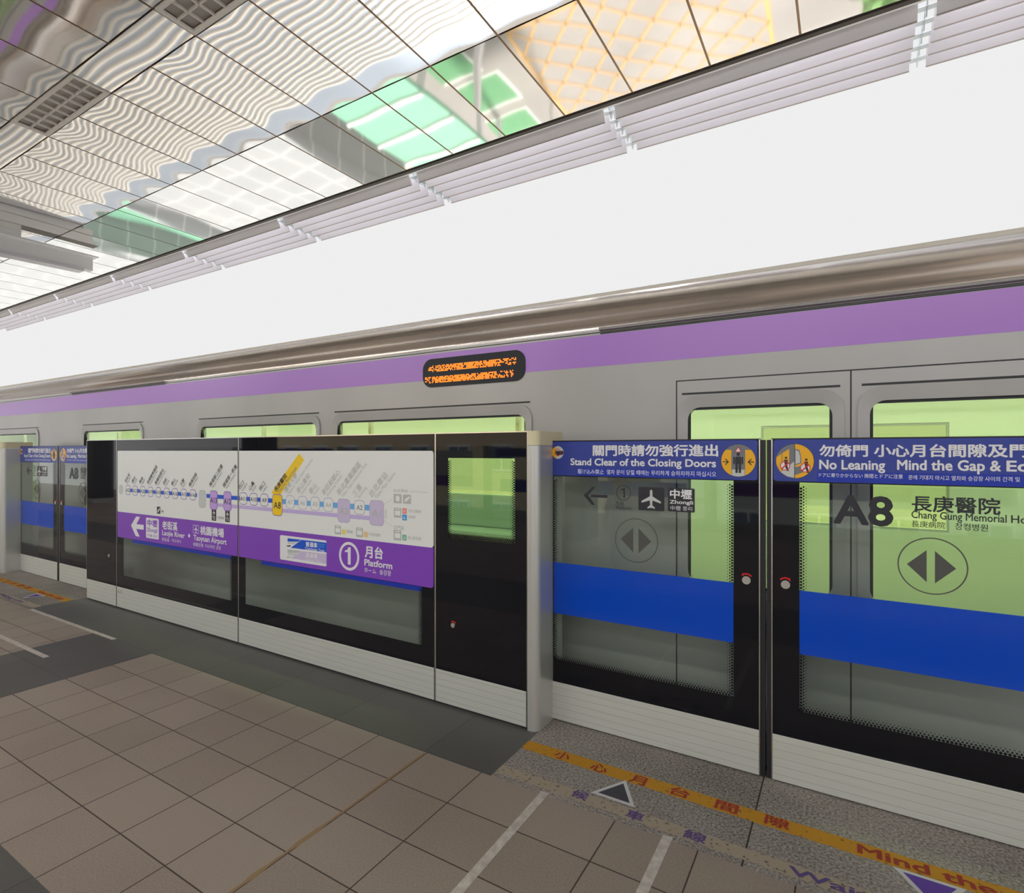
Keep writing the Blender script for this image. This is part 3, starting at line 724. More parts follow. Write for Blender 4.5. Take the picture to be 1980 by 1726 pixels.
a, b = box9((1320, 690), (1465, 532), 'pale'); wdx, h = b[0] - a[0], b[1] - a[1]
plate('symbol', [(a[0] + wdx * .15, a[1] + h * .2), (a[0] + wdx * .3, a[1] + h * .55), (a[0] + wdx * .85, a[1] + h * .85), (a[0] + wdx * .85, a[1] + h * .65), (a[0] + wdx * .45, a[1] + h * .25)], YL - 0.0004, 0.0003, 'white', mapR)
train_symbol((1155, 940), (1290, 772)); box9((1308, 876), (1388, 778), 'salmon'); box9((1305, 994), (1390, 894), 'sky')
TR_('淡水信義線', (1420, 850), (1650, 806), bold=0.004); TR_('板南線', (1420, 955), (1545, 912), bold=0.004)
TR_('BL', (1325, 970), (1370, 930), 'white', 0.01, True); TR_('R', (1335, 848), (1362, 808), 'white', 0.01, True)
TR_('北門站', (1150, 1160), (1340, 1100)); train_symbol((1150, 1352), (1290, 1182)); box9((1307, 1360), (1383, 1262), 'mint'); TR_('G', (1330, 1335), (1360, 1290), 'white', 0.01, True)
TR_('松山新店線', (1410, 1340), (1650, 1300), bold=0.004)
train_symbol((75, 1245), (190, 1095)); box9((205, 1250), (275, 1162), 'paleyellow'); TR_('環狀線', (290, 1225), (405, 1180), bold=0.004)
train_symbol((465, 1295), (590, 1135)); box9((605, 1300), (680, 1208), 'paleorange'); TR_('中和新蘆線', (700, 1275), (910, 1240), bold=0.004)
for a, b in (((980, 700), (1140, 600)), ((980, 1010), (1140, 1115))):
    for k in range(6):
        t0 = k / 6; q = k9((a[0] + (b[0] - a[0]) * t0, a[1] + (b[1] - a[1]) * t0))[0]
        plate('dotted_link', rrect(q[0] - 0.004, q[0] + 0.004, q[1] - 0.0015, q[1] + 0.0015), YL, 0.0002, 'pale', mapR)
for k, s in enumerate('機場捷運'): q = k9((990, 840 + k * 40))[0]; lettering(mapR, s, q[0], q[1], q[0] + 0.014, q[1] + 0.014, YT, 'pale', 0.0)
def k6(*pts): return PP([(530 + u / 6.387, 1010 + v / 6.387) for u, v in pts], S)
a, b, c_ = k6((78, 452), (652, 222), (78, 155)); plate('train_type_box', rrect(a[0], b[0], a[1], b[1], 0.012), YL, 0.0003, 'letter', mapR)
def slant(u0, u1, v00, v01, v10, v11, m, cut): plate('train_type', k6((u0 + cut, v00), (u1, v10), (u1, v11), (u0, v01)), YL - 0.0003, 0.0003, m, mapR)
slant(210, 652, 212, 310, 248, 368, 'lineblue', 135); slant(208, 652, 352, 438, 388, 510, 'lilac3', 137)
for dv, m1, m2 in ((0, 'lineblue', 'dark'), (138, 'pale', 'pale')):
    plate('train_drawing', k6((172, 192 + dv), (340, 212 + dv), (300, 236 + dv), (170, 234 + dv)), YL - 0.0003, 0.0003, m1, mapR)
    plate('train_drawing', k6((170, 240 + dv), (290, 244 + dv), (258, 266 + dv), (178, 262 + dv)), YL - 0.0003, 0.0003, 'piclight', mapR)
    plate('train_drawing', k6((158, 284 + dv), (215, 278 + dv), (200, 298 + dv), (160, 294 + dv)), YL - 0.0003, 0.0003, m2, mapR)
def T6(s, ll, ur, m, bold=0.02, cap=False): a, b = k6(ll, ur); lettering(mapR, s, a[0], a[1], b[0], b[1], YT - 0.0004, m, bold, cap)
T6('普通車', (395, 296), (540, 250), 'letter'); T6('Commuter Train', (388, 331), (627, 330), 'letter', 0.01, True)
T6('各站停車', (548, 275), (632, 263), 'linepaleblue', 0); T6('보통열차', (548, 302), (627, 294), 'linepaleblue', 0)
T6('直達車', (395, 428), (540, 388), 'letter', 0.01); T6('Express Train', (395, 466), (590, 464), 'letter', 0.0, True)
q = k6((930, 415), (1056, 420), (930, 240)); rx, rz = q[1][0] - q[0][0], q[2][1] - q[0][1]
ring_plate('number_ring', q[0][0], q[0][1], rx, rx, 0.017, YT, 0.0004, 'letter', mapR)
plate('numeral', k6((880, 343), (880, 366), (915, 362), (915, 514), (950, 520), (950, 305), (922, 303), (908, 335)), YT - 0.0002, 0.0004, 'letter', mapR)
T6('月台', (1125, 428), (1350, 305), 'letter', 0.026); T6('Platform', (1120, 524), (1465, 492), 'letter', 0.02, True)
T6('ホーム', (1120, 608), (1265, 574), 'letter', 0.008); T6('승강장', (1308, 640), (1450, 596), 'letter', 0.008)
# ------------------------------------------------------------------ sliding screen doors
DT = 1.452
def door_leaf(x0, x1, seal, label, hx0, hx1, dots, bx0, bx1, corners):
    t = thing('screen_door', label, 'platform screen door', ((x0 + x1) / 2, D, 0), 'sliding screen door leaves')
    boxes('glass_pane', [(x0 + 0.003, x1 - 0.003, D + 0.006, D + 0.020, 0.20, DT - 0.004)], 'glass', t)
    border(t, x0 + 0.003, x1 - 0.003, 0.20, DT - 0.004, hx0, hx1, 0.318, 1.268, D + 0.0045, dots, strip=True)
    boxes('base_panel', [(x0 + 0.002, x1 - 0.002, D, D + 0.036, 0.008, 0.20)], 'alu', t, 0.0015)
    boxes('blue_band', [(hx0, hx1, D + 0.0036, D + 0.0044, 0.556, 0.820)], 'film', t)
    fr = [(x0, x1, D - 0.001, D + 0.03, DT - 0.004, DT)]
    boxes('top_rail', fr, 'darkmetal', t)
    e = (x1 - 0.0045, x1) if seal > 0 else (x0, x0 + 0.0045)
    boxes('edge_trim', [(e[0], e[1], D - 0.001, D + 0.034, 0.008, DT - 0.004)], 'chrome', t)
    s = (x1, x1 + seal) if seal > 0 else (x0 + seal, x0)
    boxes('edge_seal', [(s[0], s[1], D + 0.010, D + 0.036, 0.004, DT - 0.006)], 'rubber', t)
    b = plate('banner', rrect(bx0, bx1, 1.272, 1.446, 0.012, corners), D + 0.0005, 0.0038, 'blue', t)
    return t, b
YD = D + 0.0001                       # lettering on the banner
YG = D + 0.0032                       # decals on the glass
dl, ban1 = door_leaf(-1.3265, -0.314, 0.019, 'near screen door leaf on left with stand clear banner and airplane sign', -1.303, -0.422, (1, 1, 1, 0), -1.3195, -0.324, (1, 0, 0, 1))
dr, ban2 = door_leaf(-0.270, 0.742, -0.019, 'near screen door leaf on right with no leaning banner and large A8', -0.164, 0.718, (1, 1, 1, 0), -0.262, 0.738, (0, 1, 1, 0))
lock(dl, -0.369, 0.838, D + 0.0045); lock(dr, -0.216, 0.838, D + 0.0045, flip=True)

def kb(*pts): return PP([(1060 + u / 4.714, 840 + v / 4.714) for u, v in pts], D)
a, b = kb((255, 375), (1537, 330)); plate('caption_strip', rrect(a[0], b[0], a[1] + 0.001, a[1] + 0.038), D + 0.0003, 0.0002, 'blue2', ban1)
T(ban1, '關門時請勿強行進出', (1146, 881.4), (1388.8, 858.5), D, YD, 'letter', 0.024)
T(ban1, 'Stand Clear of the Closing Doors', (1103, 898.6), (1384.6, 887.5), D, YD, 'letter', 0.022, True)
T(ban1, '駆け込み禁止  열차 문이 닫힐 때에는 무리하게 승하차하지 마십시오', (1117, 915.6), (1385, 911.3), D, YD, 'letter', 0.004)

def disc(name, c, r, y, m, parent, n=40): return plate(name, ellipse(c[0], c[1], r, r, n), y, 0.0003, m, parent)
def figure(parent, cx, cz, h, y, m):
    k = h
    plate('figure', [ellipse(cx, cz + .42 * k, .085 * k, .085 * k, 16), rrect(cx - .14 * k, cx + .14 * k, cz - .05 * k, cz + .30 * k, .06 * k),
                     rrect(cx - .23 * k, cx - .155 * k, cz - .08 * k, cz + .29 * k, .035 * k), rrect(cx + .155 * k, cx + .23 * k, cz - .08 * k, cz + .29 * k, .035 * k),
                     rrect(cx - .13 * k, cx - .02 * k, cz - .5 * k, cz), rrect(cx + .02 * k, cx + .13 * k, cz - .5 * k, cz)], y, 0.0003, m, parent)
# pictogram: person between closing doors
c1 = P(1427.4, 890.3, D); r1 = 0.071
def chord(c, r, x0, x1, ztop=None, zbot=None):
    """part of a disc between two uprights, optionally clipped above/below"""
    pts = []
    for k in range(25):
        x = x0 + (x1 - x0) * k / 24; hz = math.sqrt(max(r * r - x * x, 0)); pts.append((c[0] + x, c[1] + (hz if ztop is None else min(hz, ztop))))
    for k in range(24, -1, -1):
        x = x0 + (x1 - x0) * k / 24; hz = -math.sqrt(max(r * r - x * x, 0)); pts.append((c[0] + x, c[1] + (hz if zbot is None else max(hz, zbot))))
    return pts
y1, y2, y3 = YD + 0.0002, YD, YD - 0.0003
pg = disc('pictogram', c1, r1 * 1.02, YD + 0.0003, 'dark', ban1)
disc('pictogram_ground', c1, r1, y1, 'picgrey', ban1)
plate('pictogram_door', [chord(c1, r1 * 0.985, -r1 * .985, -r1 * .40, r1 * .66), chord(c1, r1 * 0.985, r1 * .40, r1 * .985, r1 * .66)], y2, 0.0002, 'amber', ban1)
plate('pictogram_floor', chord(c1, r1 * 0.97, -r1 * .37, r1 * .37, -r1 * .55), y2, 0.0002, 'piclight', ban1)
figure(ban1, c1[0], c1[1] - r1 * .13, r1 * 1.25, y3, 'dark')
plate('warning_triangle', [(c1[0] - r1 * .2, c1[1] + r1 * .52), (c1[0] + r1 * .2, c1[1] + r1 * .52), (c1[0], c1[1] + r1 * .88)], y3, 0.0003, 'red', ban1)
plate('warning_triangle', [(c1[0] - r1 * .13, c1[1] + r1 * .56), (c1[0] + r1 * .13, c1[1] + r1 * .56), (c1[0], c1[1] + r1 * .79)], y3 - 0.0003, 0.0003, 'letter', ban1)
for sgn in (-1, 1):
    x0, xt = c1[0] + sgn * r1 * .9, c1[0] + sgn * r1 * .54; z = c1[1] - r1 * .08
    plate('pictogram_arrow', [rrect(min(x0, xt), max(x0, xt), z - .002, z + .002), [(xt, z), (xt + sgn * .013, z + .014), (xt + sgn * .017, z + .012), (xt + sgn * .006, z), (xt + sgn * .017, z - .012), (xt + sgn * .013, z - .014)]], y3, 0.0003, 'dark', ban1)
# small hand pictogram
c0 = P(1078.5, 874.6, D); r0 = 0.033
disc('pictogram', c0, r0, YD + 0.0003, 'piclight', ban1); plate('pictogram_door', chord(c0, r0, -r0, -r0 * .25), y1, 0.0002, 'amber', ban1)
plate('figure', [(c0[0] - r0 * .35, c0[1] + r0 * .25), (c0[0] + r0 * .95, c0[1] + r0 * .25), (c0[0] + r0 * .95, c0[1] - r0 * .3), (c0[0], c0[1] - r0 * .5), (c0[0] - r0 * .4, c0[1] - r0 * .2)], y2, 0.0002, 'dark', ban1)
ring_plate('prohibition_ring', c0[0], c0[1], r0 * .55, r0 * .55, 0.003, y3, 0.0003, 'red', ban1, 24)

# right banner
def kr(*pts): return PP([(1480 + u / 3.96, 840 + v / 3.96) for u, v in pts], D)
a = kr((397, 290))[0]; plate('caption_strip', rrect(a[0], 0.738, 1.273, 1.315), D + 0.0003, 0.0002, 'blue2', ban2)
T(ban2, '勿倚門 小心月台間隙及門', (1584, 882.6), (1989, 857.5), D, YD, 'letter', 0.024)
a, b = P(1584, 906.2, D), P(1711.8, 893, D); lettering(ban2, 'No Leaning', a[0], a[1], b[0], a[1] + 0.0385, YD, 'letter', 0.022, True)
a, b = P(1734.5, 907.5, D), P(1935.8, 907.5, D); lettering(ban2, 'Mind the Gap &', a[0], a[1], b[0], a[1] + 0.0385, YD, 'letter', 0.022, True)
e = P(1946, 907, D)[0]; lettering(ban2, 'Edge', e, a[1], e + 0.116, a[1] + 0.0385, YD, 'letter', 0.022, True)
T(ban2, 'ドアに寄りかからない 隙間とドアに注意', (1583.5, 922), (1745.7, 916.8), D, YD, 'letter', 0.004)
T(ban2, '문에 기대지 마시고 열차와 승강장 사이의 간격 및', (1756.5, 927), (1972, 922), D, YD, 'letter', 0.004)
c2 = P(1536.3, 891.3, D); r2 = 0.071
disc('pictogram', c2, r2 * 1.02, YD + 0.0003, 'dark', ban2)
plate('pictogram_ground', chord(c2, r2, -r2, 0.0), y1, 0.0002, 'picgrey', ban2); plate('pictogram_ground', chord(c2, r2, 0.002, r2), y1, 0.0002, 'amber', ban2)
plate('pictogram_door', [[(c2[0] + x * r2, c2[1] + z * r2) for x, z in q] for q in (((-.97, .22), (-.68, .44), (-.68, -.62), (-.74, -.64), (-.97, -.18)), ((-.64, .47), (-.28, .72), (-.28, -.36), (-.64, -.56)))], y2, 0.0002, 'amber', ban2)
plate('pictogram_floor', [[(c2[0] + x * r2, c2[1] + z * r2) for x, z in ((-.72, -.66), (-.02, -.02), (-.02, -.97), (-.38, -.90))]], y2, 0.0002, 'piclight', ban2)
plate('pictogram_vehicle', [[(c2[0] + x * r2, c2[1] + z * r2) for x, z in ((.03, .72), (.26, .66), (.34, .3), (.36, -.12), (.03, -.24))], [(c2[0] + x * r2, c2[1] + z * r2) for x, z in ((.03, -.34), (.6, -.22), (.55, -.6), (.03, -.82))]], y2, 0.0002, 'picgrey', ban2)
plate('pictogram_vehicle', [(c2[0] + x * r2, c2[1] + z * r2) for x, z in ((.05, .64), (.22, .58), (.29, .28), (.30, -.08), (.05, -.17))], y3, 0.0002, 'piclight', ban2)
for fx, fz in ((-.5, -.28), (.56, -.38)):
    cc = (c2[0] + fx * r2, c2[1] + fz * r2)
    disc('prohibition_disc', cc, r2 * .27, y3, 'letter', ban2, 24)
    plate('figure', [ellipse(cc[0] + r2 * .05, cc[1] + r2 * .47, r2 * .07, r2 * .07, 12), [(cc[0] - r2 * .06, cc[1] + r2 * .36), (cc[0] + r2 * .14, cc[1] + r2 * .36), (cc[0] + r2 * .12, cc[1]), (cc[0] + r2 * .2, cc[1] - r2 * .3), (cc[0] + r2 * .1, cc[1] - r2 * .3), (cc[0], cc[1] - r2 * .02)]], y3 - 0.0003, 0.0003, 'dark', ban2)
    ring_plate('prohibition_ring', cc[0], cc[1], r2 * .27, r2 * .27, 0.003, y3 - 0.0006, 0.0003, 'red', ban2, 24)
    plate('prohibition_bar', [(cc[0] - r2 * .2, cc[1] - r2 * .15), (cc[0] - r2 * .15, cc[1] - r2 * .2), (cc[0] + r2 * .2, cc[1] + r2 * .15), (cc[0] + r2 * .15, cc[1] + r2 * .2)], y3 - 0.0006, 0.0003, 'red', ban2)

# decals on the left leaf
def kd(*pts): return PP([(1060 + u / 5.5, 920 + v / 5.5) for u, v in pts], D)
plate('direction_arrow', [PP([(1142, 955.8), (1174, 957), (1174, 962.6), (1142, 961.3)], D), PP([(1128, 957.5), (1144, 941.5), (1150.5, 941.5), (1137, 957.8), (1150.5, 976), (1144, 976)], D)], YG, 0.0004, 'dark', dl)
c = kd((797, 180))[0]; ring_plate('number_ring', c[0], c[1], 0.0375, 0.0375, 0.0035, YG, 0.0004, 'dark', dl)
plate('numeral', [(c[0] + x, c[1] + z) for x, z in ((-.013, .012), (-.013, .018), (-.003, .020), (.001, .026), (.008, .026), (.008, -.026), (.0, -.026), (.0, .012))], YG, 0.0004, 'dark', dl)
T(dl, '月台', (1188.7, 976.7), (1205.8, 968.9), D, YG, 'dark', 0.015); T(dl, 'Platform', (1191, 983.8), (1220.4, 979.5), D, YG, 'dark', 0.01, True)
T(dl, 'ホーム', (1209.5, 972), (1221, 969.2), D, YG, 'grey', 0.0); T(dl, '승강장', (1209.5, 977), (1221, 973.5), D, YG, 'grey', 0.0)
a, b = P(1234, 985.8, D), P(1284, 942.8, D); plate('symbol_square', rrect(a[0], b[0], a[1], b[1], 0.006), YG, 0.0004, 'dark', dl)
airplane(dl, (a[0] + b[0]) / 2, (a[1] + b[1]) / 2 - 0.002, (b[1] - a[1]) * 0.84, YG - 0.0004, 'piclight')
a, b = P(1291, 988.2, D), P(1343, 944.6, D); plate('name_square', rrect(a[0], b[0], a[1], b[1], 0.006), YG, 0.0004, 'dark', dl)
yq = YG - 0.0004
T(dl, '中壢', (1295, 963.6), (1338, 946.5), D, yq, 'letter', 0.022); T(dl, 'Zhongli', (1294.5, 973), (1340, 968), D, yq, 'letter', 0.016, True); T(dl, '中壢 쫑리', (1296, 985.8), (1338, 979.5), D, yq, 'letter', 0.0)
def door_symbol(parent, c, r, m, tris, y):
    ring_plate('door_symbol_ring', c[0], c[1], r, r, 0.0045, y, 0.0004, m, parent, 64)
    plate('door_symbol', tris, y, 0.0004, m, parent)
c = P(1229.5, 1045, D); door_symbol(dl, c, 0.1065, 'etch', [PP([(1224, 1020), (1224, 1068), (1199.6, 1041.5)], D), PP([(1234, 1021), (1234, 1070), (1258.7, 1047.3)], D)], YG)
# decals on the right leaf
T(dr, 'A8', (1611.3, 1010), (1727.8, 959), D, YG, 'dark', 0.022, True)
T(dr, '長庚醫院', (1763, 988.3), (1935, 963), D, YG, 'dark', 0.016)
a, b = P(1762.5, 1001, D), P(1947, 1001, D); lettering(dr, 'Chang Gung Memorial', a[0], a[1], b[0], a[1] + 0.0285, YG, 'dark', 0.01, True)
e = P(1955.5, 1003, D)[0]; lettering(dr, 'Hospital', e, a[1], e + 0.118, a[1] + 0.0285, YG, 'dark', 0.01, True)
T(dr, '長庚病院', (1762.5, 1018.4), (1828, 1009.5), D, YG, 'dark', 0.004); T(dr, '창컹병원', (1847, 1024), (1910.4, 1013.8), D, YG, 'dark', 0.004)
c = P(1802.3, 1094.5, D); door_symbol(dr, c, 0.1065, 'etch', [PP([(1792, 1063.5), (1792, 1125.5), (1753.6, 1090.3)], D), PP([(1808, 1065.3), (1808, 1128), (1849.2, 1099.7)], D)], YG)
clone(dl, -6.93, None, 'far left screen door leaf with stand clear banner beside the end pillar')
clone(dr, -6.93, None, 'far left screen door leaf with no leaning banner, half hidden by black panel')

# ------------------------------------------------------------------ train
train = thing('train_car', 'stainless steel commuter train car with purple stripe passing behind the glass screens', 'train', (-5.0, 4.35, -1.1))
X0T, X1T = -17.5, 6.4
FAR = 8.70 - TR                       # far side plane mirrored about the centre line (4.35)
WZ0, WZ1 = 0.74, 1.615
wins = [(-16.2, -14.4), (-13.6, -12.2), (-9.95, -8.55), (-7.30, -6.05), (-5.0, -3.45), (-3.22, -1.62), (-0.68, -0.05), (0.09, 0.72), (1.9, 3.5), (3.8, 5.4)]
ddoor = (-0.74, 0.78)
def side(bm, y0, y1):
    box(bm, X0T, X1T, y0, y1, WZ1, 2.06); box(bm, X0T, X1T, y0, y1, -0.28, WZ0)
    edges = [X0T] + [v for q in wins for v in q] + [X1T]
    for a, b in zip(edges[0::2], edges[1::2]): box(bm, a, b, y0, y1, WZ0, WZ1)
bm = bmesh.new(); side(bm, TR, TR + 0.05); side(bm, FAR - 0.05, FAR)
box(bm, X0T, X0T + 0.05, TR + 0.05, FAR - 0.05, -0.28, 2.06); box(bm, X1T - 0.05, X1T, TR + 0.05, FAR - 0.05, -0.28, 2.06)
link('body', bm, 'stainless', train)
prof = [(2.850, 2.06), (2.846, 2.085), (2.858, 2.095), (2.862, 2.135), (2.873, 2.170), (2.893, 2.205), (2.924, 2.237), (2.968, 2.266), (3.02, 2.291), (3.09, 2.315), (3.2, 2.345), (3.5, 2.395), (3.9, 2.43), (4.35, 2.445)]
full = prof + [(8.70 - y, z) for y, z in prof[-2::-1]]
bm = bmesh.new()
va = [bm.verts.new((X0T, y, z)) for y, z in full]; vb = [bm.verts.new((X1T, y, z)) for y, z in full]
for k in range(len(full) - 1):
    f = bm.faces.new((va[k], va[k + 1], vb[k + 1], vb[k])); f.smooth = True
    if full[k][0] < 3.09 and full[k + 1][0] < 3.095 or full[k][0] > 5.6: f.material_index = 1
bm.faces.new(va[::-1]); bm.faces.new(vb)
bmesh.ops.recalc_face_normals(bm, faces=list(bm.faces))
def roof_z(y):
    y = min(y, 8.70 - y)
    for (ya, za), (yb, zb) in zip(prof[:-1], prof[1:]):
        if ya <= y <= yb: return za + (zb - za) * (y - ya) / (yb - ya)
    return 2.445
link('roof', bm, ['trainroof', 'shoulder'], train)
bm = bmesh.new(); yy = 3.10
while yy < 5.2:
    z = roof_z(yy + 0.02)
    extrude_poly(bm, [(X0T, y, q) for y, q in ((yy, z - 0.012), (yy + 0.008, z + 0.012), (yy + 0.016, z + 0.019), (yy + 0.028, z + 0.019), (yy + 0.036, z + 0.012), (yy + 0.044, z - 0.012))], (X1T - X0T, 0, 0)); yy += 0.083
link('roof_ribs', bm, 'rib', train)
boxes('purple_stripe', [(X0T, X1T, TR - 0.0012, TR, 1.862, 2.034)], 'stripe', train)
boxes('cantrail_seam', [(X0T, X1T, TR - 0.0015, TR, 2.044, 2.049)], 'darkmetal', train)
for a, b in ((-1.15, 1.2), (-7.6, -5.6)):
    bm = bmesh.new(); pts = [(TR, 2.052), (TR - 0.022, 2.056), (TR - 0.026, 2.066), (TR - 0.018, 2.070), (TR, 2.062)]
    extrude_poly(bm, [(a, y, z) for y, z in pts], (b - a, 0, 0)); link('rain_gutter', bm, 'stainless', train)
    boxes('door_pocket_line', [(a, b, TR - 0.0012, TR, 2.036, 2.043)], 'darkmetal', train)
for i, (a, b) in enumerate(wins):
    isd = ddoor[0] - 0.01 < a < ddoor[1]
    bm = bmesh.new()
    e = 0.045
    o_, i_ = rrect(a - e, b + e, WZ0 - e, WZ1 + e * 1.35, 0.09, n=6), rrect(a, b, WZ0, WZ1, 0.06, n=6)
    vo = [bm.verts.new((x, TR - 0.010, z)) for x, z in o_]; vi = [bm.verts.new((x, TR - 0.004, z)) for x, z in i_]
    vo2 = [bm.verts.new((x, TR + 0.001, z)) for x, z in o_]; vi2 = [bm.verts.new((x, TR + 0.03, z)) for x, z in i_]
    nn = len(vo)
    for q in range(nn):
        bm.faces.new((vo[q], vi[q], vi[(q + 1) % nn], vo[(q + 1) % nn])); bm.faces.new((vo2[q], vo[q], vo[(q + 1) % nn], vo2[(q + 1) % nn])); bm.faces.new((vi[q], vi2[q], vi2[(q + 1) % nn], vi[(q + 1) % nn]))
    bmesh.ops.recalc_face_normals(bm, faces=list(bm.faces))
    wf = link('window', bm, 'stainless', train)
    plate('window_gasket', [rrect(a, b, WZ1 - 0.012, WZ1), rrect(a, b, WZ0, WZ0 + 0.012), rrect(a, a + 0.012, WZ0 + 0.012, WZ1 - 0.012), rrect(b - 0.012, b, WZ0 + 0.012, WZ1 - 0.012)], TR + 0.006, 0.006, 'rubber', wf)
    plate('pane', rrect(a, b, WZ0, WZ1), TR + 0.012, 0.006, 'trainglass', wf)
    plate('drip_line', rrect(a - 0.03, b + 0.03, WZ1 + 0.066, WZ1 + 0.076), TR - 0.0015, 0.001, 'darkmetal', wf)
    plate('far_pane', rrect(a, b, WZ0, WZ1), FAR - 0.03, 0.006, 'trainglass', wf)
boxes('door_seam', [(ddoor[0], ddoor[0] + 0.006, TR - 0.001, TR, -0.2, 1.75), (ddoor[1] - 0.006, ddoor[1], TR - 0.001, TR, -0.2, 1.75), (0.017, 0.023, TR - 0.001, TR, -0.2, 1.75), (ddoor[0], ddoor[1], TR - 0.001, TR, 1.75, 1.756)], 'darkmetal', train)
# destination display: dark housing with two rows of orange diodes
o = plate('led_display', rrect(-2.40, -1.62, 1.815, 2.000, 0.07, n=8), TR - 0.006, 0.006, 'black', train)
rr = random.Random(5)
for z0, z1, xa, xb in ((1.915, 1.962, -2.36, -1.68), (1.842, 1.892, -2.38, -1.70)):
    bm = bmesh.new(); pit = 0.0085
    nz = int((z1 - z0) / pit); x = xa
    while x < xb:
        dens = 0.82 if xa + 0.09 < x < xb - 0.12 else 0.5
        for q in range(nz):
            if rr.random() < dens: box(bm, x, x + 0.0066, TR - 0.0072, TR - 0.006, z0 + q * pit, z0 + q * pit + 0.0066)
        x += pit
    link('led_row', bm, 'led', o)
# inside
def lining(y0, y1):
    lst = [(X0T + .06, X1T - .06, y0, y1, WZ1 + .02, 2.02), (X0T + .06, X1T - .06, y0, y1, 0.03, WZ0 - .02)]
    e = [X0T + .06] + [v for q in wins for v in (q[0] - .015, q[1] + .015)] + [X1T - .06]
    return lst + [(a, b, y0, y1, WZ0 - .02, WZ1 + .02) for a, b in zip(e[0::2], e[1::2])]
boxes('interior_lining', lining(TR + 0.051, TR + 0.058) + lining(FAR - 0.058, FAR - 0.051), 'trainwhite', train)
boxes('interior_floor', [(X0T + 0.05, X1T - 0.05, TR + 0.05, FAR - 0.05, 0.0, 0.03)], 'trainfloor', train)
boxes('interior_ceiling', [(X0T + 0.05, X1T - 0.05, TR + 0.05, FAR - 0.05, 2.02, 2.05)], 'trainwhite', train)
boxes('interior_lamp', [(X0T + 0.3, X1T - 0.3, TR + 0.62, TR + 0.78, 2.005, 2.018)], 'lamp', train)
boxes('interior_lamp', [(X0T + 0.3, X1T - 0.3, FAR - 0.78, FAR - 0.62, 2.005, 2.018)], 'lamp', train)
for ya, yb, yc in ((TR + 0.07, TR + 0.47, TR + 0.07), (FAR - 0.47, FAR - 0.07, FAR - 0.13)):
    for xa, xb in ((-16.2, -10.4), (-7.3, -1.7), (1.9, 5.4)):
        boxes('bench_seat', [(xa, xb, ya, yb, 0.32, 0.45), (xa, xb, yc, yc + 0.06, 0.45, 0.86)], 'seat', train, 0.02)
poles = []
for k in range(16):
    x = -16.5 + k * 1.45
    if not (-1.1 < x < 1.1): poles.append((x - 0.015, x + 0.015, TR + 0.55, TR + 0.58, 0.03, 2.02))
boxes('grab_pole', poles, 'chrome', train)
boxes('grab_rail', [(X0T + 0.4, X1T - 0.4, TR + 0.55, TR + 0.58, 1.78, 1.81), (X0T + 0.4, X1T - 0.4, FAR - 0.58, FAR - 0.55, 1.78, 1.81)], 'strap', train)
boxes('underframe', [(X0T + 0.3, X1T - 0.3, TR + 0.25, FAR - 0.25, -0.75, -0.27)], 'darkmetal', train)
for cx in (-15.2, -13.0, 2.6, 4.8):
    for yr in (3.60, 5.10):
        bm = bmesh.new(); cyl_y(bm, cx, -0.62, 0.41, yr - 0.06, yr + 0.06, 32); link('wheel', bm, 'darkmetal', train)
for yr in (3.60, 5.10):
    tag(boxes('rail', [(-60, 30, yr - 0.035, yr + 0.035, -1.1, -1.03)], 'darkmetal'), 'steel running rail under the train, %s the platform' % ('nearer to' if yr < 4 else 'farther from'), 'rail', 'running rails')
# ------------------------------------------------------------------ street below, beyond the viaduct (seen in the mirror ceiling)
GZ0 = -9.0
struct(boxes('floor_street', [(-140, 60, 8.3, 120, GZ0 - 0.4, GZ0)], 'asphalt'))
def ground(name, polys, m, label, group=None, z=GZ0 + 0.02): return tag(flat(name, polys, z, m), label, 'road marking', group)
def stripe_poly(p, q, wd):
    dx, dy = q[0] - p[0], q[1] - p[1]; n_ = math.hypot(dx, dy); ox, oy = -dy / n_ * wd / 2, dx / n_ * wd / 2
    return [(p[0] + ox, p[1] + oy), (q[0] + ox, q[1] + oy), (q[0] - ox, q[1] - oy), (p[0] - ox, p[1] - oy)]
hx0, hx1, hy0, hy1 = -11.5, -2.5, 18.6, 25.0
hatch = [stripe_poly((hx0, hy0), (hx1, hy0), .16), stripe_poly((hx0, hy1), (hx1, hy1), .16), stripe_poly((hx0, hy0), (hx0, hy1), .16), stripe_poly((hx1, hy0), (hx1, hy1), .16)]
k = -6.0
while k < 9.0:
    for sgn in (1, -1):
        pts = []
        for tt in range(81):
            y = hy0 + (hy1 - hy0) * tt / 80; x = (hx0 + k + (y - hy0)) if sgn > 0 else (hx1 - k - (y - hy0))
            if hx0 <= x <= hx1: pts.append((x, y))
        if len(pts) > 4: hatch.append(stripe_poly(pts[0], pts[-1], .10))
    k += 1.5
ground('road_marking', hatch, 'roadyellow', 'yellow criss-cross box junction painted on the street, reflected in the ceiling')
for i, (x0, x1, y0, y1) in enumerate(((-15.6, -13.4, 17.5, 19.8), (-15.2, -13.0, 20.3, 22.2), (-15.4, -13.2, 23.0, 24.6))):
    ground('road_marking', rect4(x0, x1, y0, y1), 'roadgreen', '%s green painted bay on the street, reflected in the ceiling' % ('nearest', 'middle', 'farthest')[i], 'green painted bays')
    ground('road_marking', [rect4(x0, x1, y0 - .1, y0), rect4(x0, x1, y1, y1 + .1), rect4(x1, x1 + .1, y0 - .1, y1 + .1)], 'roadwhite', 'white outline of the %s green painted bay' % ('nearest', 'middle', 'farthest')[i], 'white bay outlines')
ground('road_marking', [rect4(-2.0, 14, 24.6, 24.8), rect4(-2.0, 14, 19.0, 19.15)], 'roadwhite', 'white lane lines on the street right of the box junction')
